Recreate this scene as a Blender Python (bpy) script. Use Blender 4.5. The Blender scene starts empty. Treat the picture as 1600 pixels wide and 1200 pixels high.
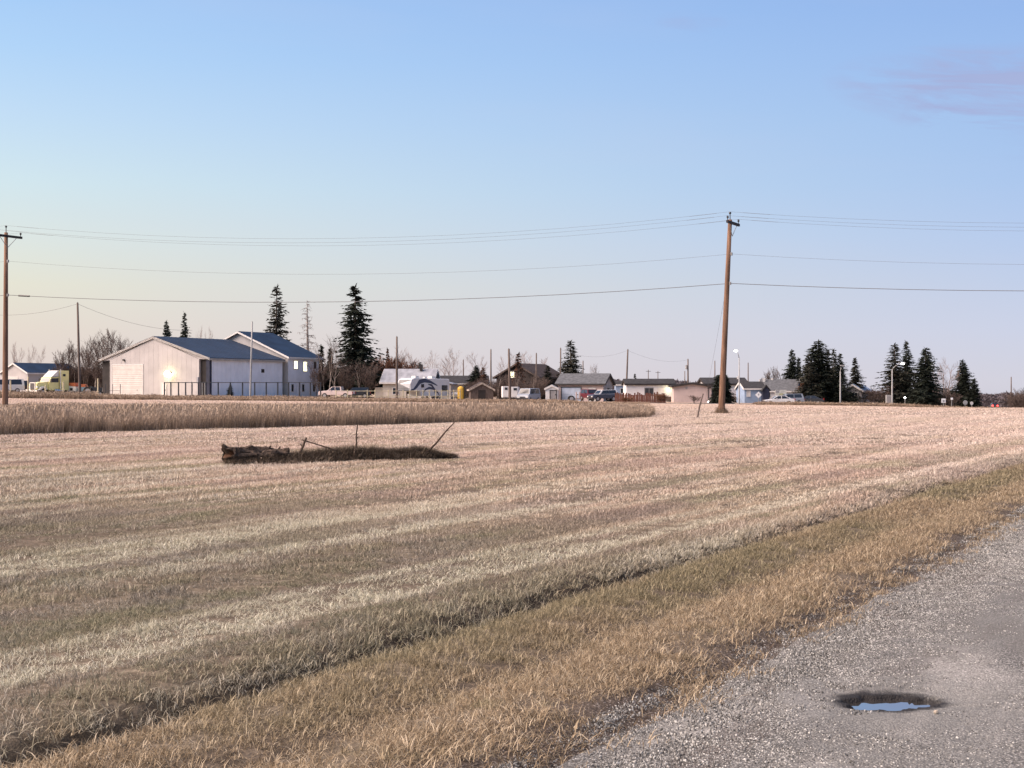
import bpy, math, random
import numpy as np
from mathutils import Vector, Matrix

# ------------------------------------------------------------------ camera, sky, sun, exposure
sc = bpy.context.scene
COL = sc.collection
F_PX, HOR, EYE = 2200.0, 608.0, 1.6            # focal length and horizon row of the 1600 px photograph, eye height
cam = bpy.data.objects.new('camera', bpy.data.cameras.new('camera'))
COL.objects.link(cam); sc.camera = cam
cam.data.sensor_width = 36.0
cam.data.lens = 36.0 * F_PX / 1600.0
cam.data.clip_start = 0.1; cam.data.clip_end = 20000
cam.location = (0, 0, EYE)
cam.rotation_euler = (math.radians(90) + math.atan((HOR - 600) / F_PX), 0, 0)

SUN_AZ, SUN_EL = -101.0, 44.0                  # degrees clockwise from the view direction: the glow stands to the left, a little behind
sc.view_settings.view_transform = 'Standard'; sc.view_settings.look = 'None'
sc.view_settings.exposure = 0.92; sc.view_settings.gamma = 1.0
sc.view_settings.use_curve_mapping = False
sc.cycles.use_denoising = True
sc.cycles.max_bounces = 4; sc.cycles.diffuse_bounces = 2; sc.cycles.glossy_bounces = 2
sc.cycles.transmission_bounces = 2; sc.cycles.transparent_max_bounces = 4
sc.cycles.caustics_reflective = False; sc.cycles.caustics_refractive = False
sc.cycles.sample_clamp_indirect = 4.0

def lin(c):
    f = lambda u: u / 12.92 if u <= 0.04045 else ((u + 0.055) / 1.055) ** 2.4
    return tuple(f(v / 255.0) for v in c) + (1.0,)

world = bpy.data.worlds.new('World'); sc.world = world; world.use_nodes = True
wt = world.node_tree; WN = wt.nodes; WL = wt.links
def wmath(op, a, b=None, c=None, clamp=False):
    n = WN.new('ShaderNodeMath'); n.operation = op; n.use_clamp = clamp
    for i, v in enumerate((a, b, c)):
        if v is None: continue
        if isinstance(v, (int, float)): n.inputs[i].default_value = v
        else: WL.new(v, n.inputs[i])
    return n.outputs[0]
def wramp(fac, stops):
    n = WN.new('ShaderNodeValToRGB'); r = n.color_ramp
    while len(r.elements) > 1: r.elements.remove(r.elements[-1])
    r.elements[0].position = stops[0][0]; r.elements[0].color = stops[0][1]
    for p, c in stops[1:]:
        e = r.elements.new(p); e.color = c
    WL.new(fac, n.inputs[0]); return n.outputs[0]
def wmix(f, a, b):
    n = WN.new('ShaderNodeMix'); n.data_type = 'RGBA'
    for s, v in ((n.inputs[0], f), (n.inputs[6], a), (n.inputs[7], b)):
        if isinstance(v, (int, float)): s.default_value = v
        elif isinstance(v, tuple): s.default_value = v
        else: WL.new(v, s)
    return n.outputs[2]
tc = WN.new('ShaderNodeTexCoord'); sx = WN.new('ShaderNodeSeparateXYZ'); WL.new(tc.outputs['Generated'], sx.inputs[0])
DX, DY, DZ = sx.outputs
elev = wmath('MULTIPLY', wmath('ARCSINE', DZ), 57.2958)
azim = wmath('MULTIPLY', wmath('ARCTAN2', DX, DY), 57.2958)
efac = wmath('ADD', wmath('MULTIPLY', elev, 1 / 60.0), 0.1, clamp=True)       # -6 deg .. 54 deg
pos = lambda e: e / 60.0 + 0.1
glow_side = [(-6, (170, 160, 160)), (0.2, (224, 207, 205)), (2.3, (231, 218, 206)), (4.1, (231, 228, 211)), (5.9, (223, 232, 227)), (8, (212, 232, 239)),
             (10.5, (196, 223, 247)), (13, (179, 214, 250)), (15.4, (166, 205, 249)), (22, (142, 180, 226)), (38, (116, 146, 192)), (54, (98, 124, 166))]
far_side = [(-6, (160, 160, 172)), (0.2, (210, 209, 223)), (2.3, (203, 209, 231)), (4.1, (193, 206, 233)), (5.9, (183, 203, 237)), (8, (172, 199, 238)),
            (10.5, (164, 195, 238)), (13, (156, 189, 238)), (15.4, (147, 182, 236)), (22, (130, 162, 212)), (38, (108, 134, 180)), (54, (96, 118, 160))]
r1 = wramp(efac, [(pos(e), lin(c)) for e, c in glow_side])
r2 = wramp(efac, [(pos(e), lin(c)) for e, c in far_side])
sa = math.radians(SUN_AZ)
hl = wmath('SQRT', wmath('ADD', wmath('MULTIPLY', DX, DX), wmath('ADD', wmath('MULTIPLY', DY, DY), 1e-5)))
cs = wmath('DIVIDE', wmath('ADD', wmath('MULTIPLY', DX, math.sin(sa)), wmath('MULTIPLY', DY, math.cos(sa))), hl)
c_l = math.cos(math.radians(-20 - SUN_AZ)); c_r = math.cos(math.radians(20 - SUN_AZ))
side = wmath('DIVIDE', wmath('SUBTRACT', cs, c_r), c_l - c_r, clamp=True)
grad = wmix(side, r2, r1)
# thin lavender cloud streaks low in the sky
cmb = WN.new('ShaderNodeCombineXYZ')
WL.new(wmath('MULTIPLY', azim, 0.15), cmb.inputs[0]); WL.new(wmath('ADD', wmath('MULTIPLY', elev, 0.95), wmath('MULTIPLY', azim, 0.13)), cmb.inputs[1])
nz = WN.new('ShaderNodeTexNoise'); nz.inputs['Scale'].default_value = 1.25; nz.inputs['Detail'].default_value = 7.0; nz.inputs['Roughness'].default_value = 0.6; nz.inputs['Distortion'].default_value = 0.4
WL.new(cmb.outputs[0], nz.inputs['Vector'])
def patch(a0, e0, wa, we, tilt, k):
    da = wmath('SUBTRACT', azim, a0)
    de = wmath('SUBTRACT', wmath('SUBTRACT', elev, e0), wmath('MULTIPLY', da, tilt))
    q = wmath('ADD', wmath('POWER', wmath('ABSOLUTE', wmath('DIVIDE', da, wa)), 2.0), wmath('POWER', wmath('ABSOLUTE', wmath('DIVIDE', de, we)), 2.0))
    return wmath('MULTIPLY', wmath('SUBTRACT', 1.0, q, clamp=True), k)
m = wmath('ADD', patch(19.9, 11.3, 7.6, 1.8, -0.10, 1.6), wmath('ADD', patch(7.3, 14.5, 1.6, 0.5, -0.05, 0.45), wmath('ADD', patch(17.5, 10.4, 2.6, .7, -0.05, 0.7), patch(24, 9.0, 7, 0.6, -0.03, .5))))
cl = wmath('MULTIPLY', m, wmath('MULTIPLY', wmath('SUBTRACT', nz.outputs[0], 0.40), 4.5, clamp=True), clamp=True)
ccol = wmix(nz.outputs[0], lin((152, 168, 217)), lin((178, 181, 216)))
grad = wmix(wmath('MULTIPLY', cl, 0.8), grad, ccol)
c2 = WN.new('ShaderNodeCombineXYZ'); WL.new(wmath('MULTIPLY', azim, 0.05), c2.inputs[0]); WL.new(wmath('ADD', wmath('MULTIPLY', elev, 0.30), wmath('MULTIPLY', azim, 0.02)), c2.inputs[1]); c2.inputs[2].default_value = 4.0
n2_ = WN.new('ShaderNodeTexNoise'); n2_.inputs['Scale'].default_value = 1.0; n2_.inputs['Detail'].default_value = 5.0; WL.new(c2.outputs[0], n2_.inputs['Vector'])
veil = wmath('MULTIPLY', wmath('MULTIPLY', wmath('SUBTRACT', n2_.outputs[0], 0.5), 2.5, clamp=True), 0.16)          # faint uneven high veil
grad = wmix(veil, grad, lin((214, 210, 226)))
sky = WN.new('ShaderNodeTexSky'); sky.sky_type = 'NISHITA'; sky.sun_disc = False
sky.sun_elevation = math.radians(SUN_EL); sky.sun_rotation = math.radians(-SUN_AZ); sky.dust_density = 0.2
bg = WN['Background']; bg.inputs[1].default_value = 0.537
ns = WN.new('ShaderNodeVectorMath'); ns.operation = 'SCALE'; WL.new(sky.outputs[0], ns.inputs[0]); ns.inputs[3].default_value = 0.10
WL.new(wmix(0.94, ns.outputs[0], grad), bg.inputs[0])

sun = bpy.data.objects.new('sun', bpy.data.lights.new('sun', 'SUN')); COL.objects.link(sun)
sun.data.energy = 5.0; sun.data.angle = math.radians(60); sun.data.color = (1.0, 0.79, 0.67)
d_ = Vector((math.sin(sa) * math.cos(math.radians(SUN_EL)), math.cos(sa) * math.cos(math.radians(SUN_EL)), math.sin(math.radians(SUN_EL))))
sun.rotation_euler = d_.to_track_quat('Z', 'Y').to_euler()

# ------------------------------------------------------------------ helpers
RNG = np.random.default_rng(7)
random.seed(7)
CA, SA = math.cos(math.radians(28)), math.sin(math.radians(28))     # the near road runs 28 degrees right of the view
def uv_of(x, y): return x * SA + y * CA, -x * CA + y * SA           # along the road, across it (positive towards the field)
def xy_of(u, v): return u * SA - v * CA, u * CA + v * SA
def sstep(a, b, t):
    t = np.clip((t - a) / (b - a), 0, 1); return t * t * (3 - 2 * t)

_perm = np.random.default_rng(3).random((64, 64))
def vnoise(x, y):
    x = np.asarray(x, float); y = np.asarray(y, float)
    xi = np.floor(x).astype(int); yi = np.floor(y).astype(int); fx = x - xi; fy = y - yi
    fx = fx * fx * (3 - 2 * fx); fy = fy * fy * (3 - 2 * fy)
    g = lambda a, b: _perm[a % 64, b % 64]
    return (g(xi, yi) * (1 - fx) + g(xi + 1, yi) * fx) * (1 - fy) + (g(xi, yi + 1) * (1 - fx) + g(xi + 1, yi + 1) * fx) * fy
def fbm(x, y, o=3):
    s = 0; a = .5; t = 0
    for i in range(o):
        s = s + a * vnoise(x * 2 ** i + 17 * i, y * 2 ** i + 5 * i); t += a; a *= .5
    return s / t

V_EDGE, V_SWALE, V_RUT = 2.62, 3.9, 4.8
def rut_v(u): return V_RUT + 0.28 * (fbm(u * .11, u * 0 + 3.3) - .5) - 0.004 * (u - 10)
def ground(x, y):
    x = np.asarray(x, float); y = np.asarray(y, float)
    d = np.hypot(x, y); u, v = uv_of(x, y)
    k = sstep(110, 195, y)
    z = k * (-0.2 - 0.0115 * np.clip(x, -140, 200))
    r = sstep(0.06, 0.30, x / np.maximum(y, 1))
    z = z - r * (y > 0) * (0.017 * np.clip(d - 230, 0, 210) + 0.0095 * np.clip(d - 440, 0, 8600)) - 0.55 * k * sstep(.24, .36, x / np.maximum(y, 1))
    z = z + 0.10 * (fbm(x * .05, y * .05) - .5) * sstep(4, 14, np.abs(v)) * (1 - k * .6)
    near = 1 - sstep(40, 90, d)
    z = z + near * sstep(V_EDGE, V_EDGE + .8, v) * (0.05 * (fbm(u * .12, v * 1.1) - .5) - 0.06 * np.exp(-((v - V_SWALE) / .35) ** 2)
            - 0.12 * np.exp(-((v - rut_v(u)) / (.10 + .005 * np.clip(u, 0, 60))) ** 2) + 0.05 * np.exp(-((v - rut_v(u) - .55) / .4) ** 2))
    rb = sstep(-6.4, -5.9, v)
    z = z - 0.075 * (1 - sstep(V_EDGE + .12, V_EDGE + .42, v)) * rb - 0.3 * (1 - sstep(V_EDGE - .7, V_EDGE - .45, v)) * rb       # bed under the road
    return z
def gz(x, y): return float(ground(np.array([x]), np.array([y]))[0])
def P(px, d, py=None):
    x = (px - 800) / F_PX * d
    return Vector((x, d, gz(x, d) if py is None else EYE + (HOR - py) * d / F_PX))

class MB:
    """collects shapes, build() links them as one mesh object"""
    def __init__(s): s.v = []; s.f = []
    def add(s, vs, fs):
        o = len(s.v); s.v += [tuple(p) for p in vs]; s.f += [tuple(i + o for i in f) for f in fs]; return s
    def box(s, c, size, rz=0.0, taper=1.0, M=None):
        a, b, h = size[0] / 2, size[1] / 2, size[2] / 2; vs = []
        for z, k in ((-h, 1), (h, taper)):
            for x, y in ((-a, -b), (a, -b), (a, b), (-a, b)):
                p = Vector((x * k, y * k, z))
                if M is not None: p = M @ p
                if rz: p = Matrix.Rotation(rz, 3, 'Z') @ p
                vs.append(p + Vector(c))
        return s.add(vs, [(3, 2, 1, 0), (4, 5, 6, 7), (0, 1, 5, 4), (1, 2, 6, 5), (2, 3, 7, 6), (3, 0, 4, 7)])
    def tube(s, pts, rad, n=8, cap=True):
        pts = [Vector(p) for p in pts]
        if isinstance(rad, (int, float)): rad = [rad] * len(pts)
        vs = []; fs = []
        for i, p in enumerate(pts):
            t = (pts[min(i + 1, len(pts) - 1)] - pts[max(i - 1, 0)])
            t = t.normalized() if t.length > 1e-9 else Vector((0, 0, 1))
            a = t.orthogonal().normalized() if abs(t.z) > .95 else t.cross(Vector((0, 0, 1))).normalized()
            b = t.cross(a)
            for k in range(n):
                q = 2 * math.pi * k / n
                vs.append(p + (a * math.cos(q) + b * math.sin(q)) * rad[i])
        for i in range(len(pts) - 1):
            for k in range(n):
                k2 = (k + 1) % n
                fs.append((i * n + k, i * n + k2, (i + 1) * n + k2, (i + 1) * n + k))
        if cap and n > 2:
            fs.append(tuple(range(n - 1, -1, -1))); fs.append(tuple((len(pts) - 1) * n + k for k in range(n)))
        return s.add(vs, fs)
    def prism(s, poly, y0, y1, axis='y'):
        """poly of (a, z) extruded; axis y: a is x; axis x: a is y"""
        n = len(poly); vs = []
        for t in (y0, y1):
            for a, z in poly: vs.append((a, t, z) if axis == 'y' else (t, a, z))
        fs = [tuple(range(n)), tuple(range(2 * n - 1, n - 1, -1))]
        for i in range(n):
            j = (i + 1) % n; fs.append((i, i + n, j + n, j))
        return s.add(vs, fs)
    def ball(s, c, r, n=8, m=5, sc3=(1, 1, 1)):
        vs = []; fs = []
        for i in range(m + 1):
            th = math.pi * i / m
            for k in range(n):
                ph = 2 * math.pi * k / n
                vs.append((c[0] + r * sc3[0] * math.sin(th) * math.cos(ph), c[1] + r * sc3[1] * math.sin(th) * math.sin(ph), c[2] + r * sc3[2] * math.cos(th)))
        for i in range(m):
            for k in range(n):
                k2 = (k + 1) % n; fs.append((i * n + k, i * n + k2, (i + 1) * n + k2, (i + 1) * n + k))
        return s.add(vs, fs)
    def mesh(s, name, mat=None, smooth=False):
        me = bpy.data.meshes.new(name); me.from_pydata(s.v, [], s.f)
        if mat: me.materials.append(mat)
        if smooth: me.polygons.foreach_set('use_smooth', [True] * len(me.polygons))
        me.update(); return me
    def build(s, name, mat, parent=None, smooth=False):
        return link(name, s.mesh(name, mat, smooth), parent)
def link(name, me, parent=None):
    o = bpy.data.objects.new(name, me); COL.objects.link(o)
    if parent is not None: o.parent = parent
    return o
def tag(o, label, cat, group=None, kind=None):
    o['label'] = label; o['category'] = cat
    if group: o['group'] = group
    if kind: o['kind'] = kind
    return o
def thing(name, label, cat, loc=(0, 0, 0), rz=0.0, group=None, scale=None):
    o = bpy.data.objects.new(name, None); COL.objects.link(o); o.empty_display_size = .3
    o.location = loc; o.rotation_euler = (0, 0, rz)
    if scale is not None: o.scale = scale
    return tag(o, label, cat, group)

# ------------------------------------------------------------------ materials
MATS = {}
def mat(name, col, rough=0.8, var=0.12, scale=3.0, bump=0.0, bscale=20.0, metal=0.0, spec=0.3, emit=None, col2=None, stretch=None, wave=None):
    if name in MATS: return MATS[name]
    m = bpy.data.materials.new(name); m.use_nodes = True; t = m.node_tree; N = t.nodes; L = t.links
    b = N['Principled BSDF']; b.inputs['Roughness'].default_value = rough; b.inputs['Metallic'].default_value = metal
    b.inputs['Specular IOR Level'].default_value = spec
    tcn = N.new('ShaderNodeTexCoord'); vec = tcn.outputs['Object']
    if stretch:
        mp = N.new('ShaderNodeMapping'); mp.inputs['Scale'].default_value = stretch; L.new(vec, mp.inputs[0]); vec = mp.outputs[0]
    nzz = N.new('ShaderNodeTexNoise'); nzz.inputs['Scale'].default_value = scale; nzz.inputs['Detail'].default_value = 4; L.new(vec, nzz.inputs['Vector'])
    mx = N.new('ShaderNodeMix'); mx.data_type = 'RGBA'
    c = tuple(col)
    if col2 is None:
        a = tuple(max(0, v * (1 - var * 1.6)) for v in c) + (1,); z = tuple(min(1, v * (1 + var * 1.6)) for v in c) + (1,)
    else: a = c + (1,); z = tuple(col2) + (1,)
    mx.inputs[6].default_value = a; mx.inputs[7].default_value = z
    rp = N.new('ShaderNodeMapRange'); rp.inputs[1].default_value = .3; rp.inputs[2].default_value = .7
    L.new(nzz.outputs[0], rp.inputs[0]); L.new(rp.outputs[0], mx.inputs[0]); L.new(mx.outputs[2], b.inputs['Base Color'])
    hsrc = None
    if wave:
        wv = N.new('ShaderNodeTexWave'); wv.bands_direction = wave[0]; wv.inputs['Scale'].default_value = wave[1]; wv.inputs['Distortion'].default_value = 0
        L.new(tcn.outputs['Object'], wv.inputs['Vector']); hsrc = wv.outputs['Fac']; bump = wave[2]
    elif bump:
        n2 = N.new('ShaderNodeTexNoise'); n2.inputs['Scale'].default_value = bscale; n2.inputs['Detail'].default_value = 3; L.new(vec, n2.inputs['Vector']); hsrc = n2.outputs[0]
    if hsrc is not None:
        bp = N.new('ShaderNodeBump'); bp.inputs['Strength'].default_value = bump; bp.inputs['Distance'].default_value = .05
        L.new(hsrc, bp.inputs['Height']); L.new(bp.outputs[0], b.inputs['Normal'])
    if emit:
        b.inputs['Emission Color'].default_value = tuple(emit[0]) + (1,); b.inputs['Emission Strength'].default_value = emit[1]
    MATS[name] = m; return m

# ------------------------------------------------------------------ ground sheet
def np_mesh(name, V, Q, mat_=None, smooth=True):
    me = bpy.data.meshes.new(name)
    me.vertices.add(len(V)); me.vertices.foreach_set('co', np.ascontiguousarray(V, np.float32).ravel())
    k = Q.shape[1]
    me.loops.add(Q.size); me.loops.foreach_set('vertex_index', np.ascontiguousarray(Q, np.int32).ravel())
    me.polygons.add(len(Q)); me.polygons.foreach_set('loop_start', np.arange(0, Q.size, k, dtype=np.int32))
    me.polygons.foreach_set('loop_total', np.full(len(Q), k, np.int32))
    if smooth: me.polygons.foreach_set('use_smooth', np.ones(len(Q), bool))
    if mat_: me.materials.append(mat_)
    me.update(calc_edges=True); me.validate(); return me
def grid_quads(n, m, wrap=False):
    i, j = np.meshgrid(np.arange(n - 1), np.arange(m if wrap else m - 1), indexing='ij')
    j2 = (j + 1) % m
    return np.stack([i * m + j, i * m + j2, (i + 1) * m + j2, (i + 1) * m + j], -1).reshape(-1, 4)

def nodes_of(name):
    m = bpy.data.materials.new(name); m.use_nodes = True; MATS[name] = m
    return m, m.node_tree.nodes, m.node_tree.links, m.node_tree.nodes['Principled BSDF']
def mk(N, L):
    def math_(op, a, b=None, c=None, clamp=False):
        n = N.new('ShaderNodeMath'); n.operation = op; n.use_clamp = clamp
        for i, v in enumerate((a, b, c)):
            if v is None: continue
            if isinstance(v, (int, float)): n.inputs[i].default_value = v
            else: L.new(v, n.inputs[i])
        return n.outputs[0]
    def mix(f, a, b):
        n = N.new('ShaderNodeMix'); n.data_type = 'RGBA'
        for s, v in ((n.inputs[0], f), (n.inputs[6], a), (n.inputs[7], b)):
            if isinstance(v, (int, float)): s.default_value = v
            elif isinstance(v, tuple): s.default_value = v if len(v) == 4 else v + (1,)
            else: L.new(v, s)
        return n.outputs[2]
    def ramp(f, stops):
        n = N.new('ShaderNodeValToRGB'); r = n.color_ramp
        while len(r.elements) > 1: r.elements.remove(r.elements[-1])
        r.elements[0].position = stops[0][0]; r.elements[0].color = tuple(stops[0][1]) + (1,)
        for p, c in stops[1:]: r.elements.new(p).color = tuple(c) + (1,)
        L.new(f, n.inputs[0]); return n.outputs[0]
    def noise(vec, scale, detail=3, rough=.5):
        n = N.new('ShaderNodeTexNoise'); n.inputs['Scale'].default_value = scale; n.inputs['Detail'].default_value = detail; n.inputs['Roughness'].default_value = rough
        L.new(vec, n.inputs['Vector']); return n.outputs[0]
    def maprange(f, a, b, c=0.0, d=1.0):
        n = N.new('ShaderNodeMapRange'); n.interpolation_type = 'SMOOTHSTEP'
        for i, v in enumerate((a, b, c, d)): n.inputs[i + 1].default_value = v
        L.new(f, n.inputs[0]); return n.outputs[0]
    return math_, mix, ramp, noise, maprange
def road_coords(N, L, math_):
    g = N.new('ShaderNodeNewGeometry'); s = N.new('ShaderNodeSeparateXYZ'); L.new(g.outputs['Position'], s.inputs[0])
    u = math_('ADD', math_('MULTIPLY', s.outputs[0], SA), math_('MULTIPLY', s.outputs[1], CA))
    v = math_('ADD', math_('MULTIPLY', s.outputs[0], -CA), math_('MULTIPLY', s.outputs[1], SA))
    def vec(ku, kv, off=0.0):
        c = N.new('ShaderNodeCombineXYZ'); L.new(math_('MULTIPLY', u, ku), c.inputs[0]); L.new(math_('MULTIPLY', v, kv), c.inputs[1]); c.inputs[2].default_value = off
        return c.outputs[0]
    return g.outputs['Position'], u, v, vec

def make_ground_mat():
    m, N, L, b = nodes_of('thatch_and_soil'); ma, mix, ramp, noise, mr = mk(N, L)
    pos_, u, v, vec = road_coords(N, L, ma)
    n1 = noise(pos_, 9, 5, .65); n2 = noise(vec(.15, 1.2), 1.0, 3); n3 = noise(pos_, 60, 3, .6)
    soil = ramp(n1, [(.3, (.05, .038, .03)), (.6, (.11, .085, .065)), (.75, (.20, .16, .12))])
    straw = ramp(n1, [(.25, (.07, .058, .042)), (.5, (.15, .125, .09)), (.72, (.29, .245, .185))])
    f = mr(n2, .35, .65, .25, 1.0)
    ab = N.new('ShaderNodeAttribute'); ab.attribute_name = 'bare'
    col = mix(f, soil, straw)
    col = mix(ma('MULTIPLY', ab.outputs['Fac'], .95), col, ramp(n1, [(.3, (.018, .014, .012)), (.7, (.05, .04, .032))]))  # dark humus, with the rut's line of shadow put into the colour
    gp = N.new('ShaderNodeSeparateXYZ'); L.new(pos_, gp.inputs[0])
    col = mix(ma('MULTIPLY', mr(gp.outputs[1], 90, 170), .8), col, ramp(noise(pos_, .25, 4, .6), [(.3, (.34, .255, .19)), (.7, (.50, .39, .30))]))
    edge = mr(v, V_EDGE + .15, V_EDGE + .9)                       # bare dark margin along the road
    grit = ramp(n3, [(.35, (.045, .036, .03)), (.58, (.10, .08, .066)), (.68, (.38, .34, .31))])
    col = mix(edge, grit, col)
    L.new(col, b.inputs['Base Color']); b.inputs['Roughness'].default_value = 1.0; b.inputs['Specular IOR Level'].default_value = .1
    bp = N.new('ShaderNodeBump'); bp.inputs['Strength'].default_value = .9; bp.inputs['Distance'].default_value = .03
    L.new(ma('ADD', n1, ma('MULTIPLY', n3, .4)), bp.inputs['Height']); L.new(bp.outputs[0], b.inputs['Normal'])
    return m
rr = [0.0, 1.2]
while rr[-1] < 9000: rr.append(rr[-1] * 1.017 + .004)
az = np.concatenate([np.arange(-34, 34.01, .3), np.arange(38, 326, 5.0)])
R_, A_ = np.meshgrid(np.array(rr[1:]), np.radians(az), indexing='ij')
X, Y = R_ * np.sin(A_), R_ * np.cos(A_)
gV = np.stack([X, Y, ground(X, Y)], -1).reshape(-1, 3)
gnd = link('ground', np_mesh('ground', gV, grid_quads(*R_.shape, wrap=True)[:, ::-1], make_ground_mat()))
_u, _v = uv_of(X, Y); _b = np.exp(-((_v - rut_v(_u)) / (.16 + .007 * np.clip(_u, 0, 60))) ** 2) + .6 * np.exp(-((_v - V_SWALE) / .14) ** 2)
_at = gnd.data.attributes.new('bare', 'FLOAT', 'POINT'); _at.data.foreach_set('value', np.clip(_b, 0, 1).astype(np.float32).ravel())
gnd['kind'] = 'structure'; gnd['label'] = 'flat dry prairie field of straw and bare soil'

# ------------------------------------------------------------------ the near road with its pothole
PX, PY = 1.93, 7.22
PU, PV = uv_of(PX, PY)
def pothole_r(th): return .235 * (1 + .22 * np.sin(th * 2 + .6) * .6 + .10 * np.sin(3 * th + 1.0) + .07 * np.sin(7 * th) + .06 * np.sin(12 * th + 2) + .035 * np.sin(23 * th))
def edge_v(u): return V_EDGE + .16 * (fbm(u * .9, u * 0 + 9.1) - .5) + .25 * (fbm(u * .2, u * 0 + 4.1) - .5) + .05 * (fbm(u * 4, u * 0 + 1.7) - .5)
def road_z(u, v):
    z = .012 + .012 * (fbm(u * .8, v * .8) - .5) + .006 * (fbm(u * 6, v * 6) - .5)
    z = z - .05 * sstep(V_EDGE - .55, V_EDGE + .1, v) + .03 * np.exp(-((v + 1.2) / 2.2) ** 2)
    x, y = xy_of(u, v); ex, ey = (x - PX), (y - PY) / .78
    th = np.arctan2(ey, ex); r = np.hypot(ex, ey) / pothole_r(th)
    z = z - .075 * (1 - sstep(.62, 1.04, r + .5 * (fbm(u * 14, v * 14) - .5))) - .022 * (1 - sstep(.9, 2.6, r))
    z = z - .02 * np.exp(-(((u - 12.6) / .5) ** 2 + ((v - 1.0) / .25) ** 2))
    return z
def road_mat():
    m, N, L, b = nodes_of('worn_chip_seal'); ma, mix, ramp, noise, mr = mk(N, L)
    pos_, u, v, vec = road_coords(N, L, ma)
    vo = N.new('ShaderNodeTexVoronoi'); vo.inputs['Scale'].default_value = 95; vo.inputs['Randomness'].default_value = 1; L.new(pos_, vo.inputs['Vector'])
    sp = N.new('ShaderNodeSeparateColor'); L.new(vo.outputs['Color'], sp.inputs[0])
    chips = ramp(sp.outputs[0], [(.0, (.07, .07, .066)), (.35, (.17, .17, .162)), (.7, (.31, .308, .292)), (1, (.56, .55, .52))])
    tar = ramp(noise(pos_, 40, 4, .6), [(.3, (.115, .115, .109)), (.7, (.215, .214, .203))])
    gaps = mr(vo.outputs['Distance'], .25, .62)
    big = noise(pos_, .9, 4, .6); mid = noise(vec(.6, 1.6, 3.0), 1.2, 4, .6)
    th_ = ma('POWER', ma('ABSOLUTE', ma('SUBTRACT', v, PV - .1)), 2.0)
    loose = ma('MAXIMUM', mr(ma('ADD', ma('MULTIPLY', big, .6), ma('MULTIPLY', mid, .5)), .46, .66), mr(v, V_EDGE - 1.05, V_EDGE - .5))
    col = mix(ma('MULTIPLY', gaps, .85), chips, (.05, .047, .044))
    col = mix(mr(loose, 0, 1, .55, .05), col, tar)
    dirt = ma('MULTIPLY', mr(noise(vec(.45, 1.9, 7.0), 1.1, 4, .6), .46, .62), mr(v, V_EDGE - 1.5, V_EDGE - .3))
    col = mix(ma('MULTIPLY', dirt, .75), col, (.075, .058, .048))
    pz = noise(vec(.35, .8, 19.0), 1.0, 5, .65)
    col = mix(ma('MULTIPLY', mr(pz, .48, .64), .55), col, ramp(noise(pos_, 55, 3), [(.3, (.06, .056, .05)), (.7, (.15, .142, .13))]))
    col = mix(ma('MULTIPLY', mr(pz, .50, .36), .40), col, ramp(sp.outputs[1], [(0, (.16, .155, .145)), (.6, (.36, .35, .33)), (1, (.66, .64, .60))]))
    # damp dark rim of the pothole
    cx, cy = xy_of(PU, PV)
    mpv = N.new('ShaderNodeMapping'); mpv.inputs['Location'].default_value = (-PX, -PY / .78, 0); mpv.inputs['Scale'].default_value = (1, 1 / .78, 0); L.new(pos_, mpv.inputs[0])
    vm = N.new('ShaderNodeVectorMath'); vm.operation = 'LENGTH'; L.new(mpv.outputs[0], vm.inputs[0])
    wet = ma('SUBTRACT', 1.0, mr(ma('ADD', vm.outputs['Value'], ma('MULTIPLY', ma('SUBTRACT', noise(pos_, 9, 5, .7), .5), .20)), .235, .36))
    tarn = ma('SUBTRACT', 1.0, mr(ma('ADD', vm.outputs['Value'], ma('MULTIPLY', ma('SUBTRACT', noise(pos_, 3, 3), .5), .5)), .5, .95))
    col = mix(ma('MULTIPLY', tarn, .55), col, tar)
    col = mix(ma('MULTIPLY', wet, .96), col, (.012, .011, .012))
    L.new(col, b.inputs['Base Color']); b.inputs['Roughness'].default_value = .85; b.inputs['Specular IOR Level'].default_value = .25
    bp = N.new('ShaderNodeBump'); bp.inputs['Strength'].default_value = .8; bp.inputs['Distance'].default_value = .008; bp.invert = True
    L.new(ma('ADD', vo.outputs['Distance'], ma('MULTIPLY', noise(pos_, 30, 4), .6)), bp.inputs['Height']); L.new(bp.outputs[0], b.inputs['Normal'])
    return m
us = np.concatenate([np.arange(-14, 5, .25), np.arange(5, 9.6, .018), np.arange(9.6, 22, .06), np.arange(22, 60, .4), np.arange(60, 260, 4.0)])
ts = np.concatenate([np.linspace(0, .60, 30, endpoint=False), np.linspace(.60, 1, 170)])
U_, T_ = np.meshgrid(us, ts, indexing='ij'); VV = -6.0 + T_ * (edge_v(U_) + 6.0)
RX, RY = xy_of(U_, VV)
far_fall = ground(*xy_of(U_, VV * 0 + 12)) * sstep(60, 120, U_)
rV = np.stack([RX, RY, road_z(U_, VV) + far_fall], -1).reshape(-1, 3)
road = link('road', np_mesh('road', rV, grid_quads(*U_.shape)[:, ::-1], road_mat())); road['kind'] = 'structure'; road['label'] = 'worn grey chip-seal road with loose gravel edge'
# water standing in the pothole
pm, N, L, b = nodes_of('puddle_water'); b.inputs['Base Color'].default_value = (.03, .028, .026, 1); b.inputs['Roughness'].default_value = .03; b.inputs['IOR'].default_value = 7.0; b.inputs['Specular IOR Level'].default_value = .5
m_ = MB(); ring = []
for k in range(40):
    th = 2 * math.pi * k / 40; r = float(pothole_r(np.array(th))) * 1.02
    ring.append((PX + r * math.cos(th), PY + .78 * r * math.sin(th), -.026))
m_.add(ring, [tuple(range(39, -1, -1))])
pud = m_.build('puddle', pm); tag(pud, 'still rain water shining in the round pothole of the road', 'puddle')
pud['kind'] = 'thing'

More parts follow.
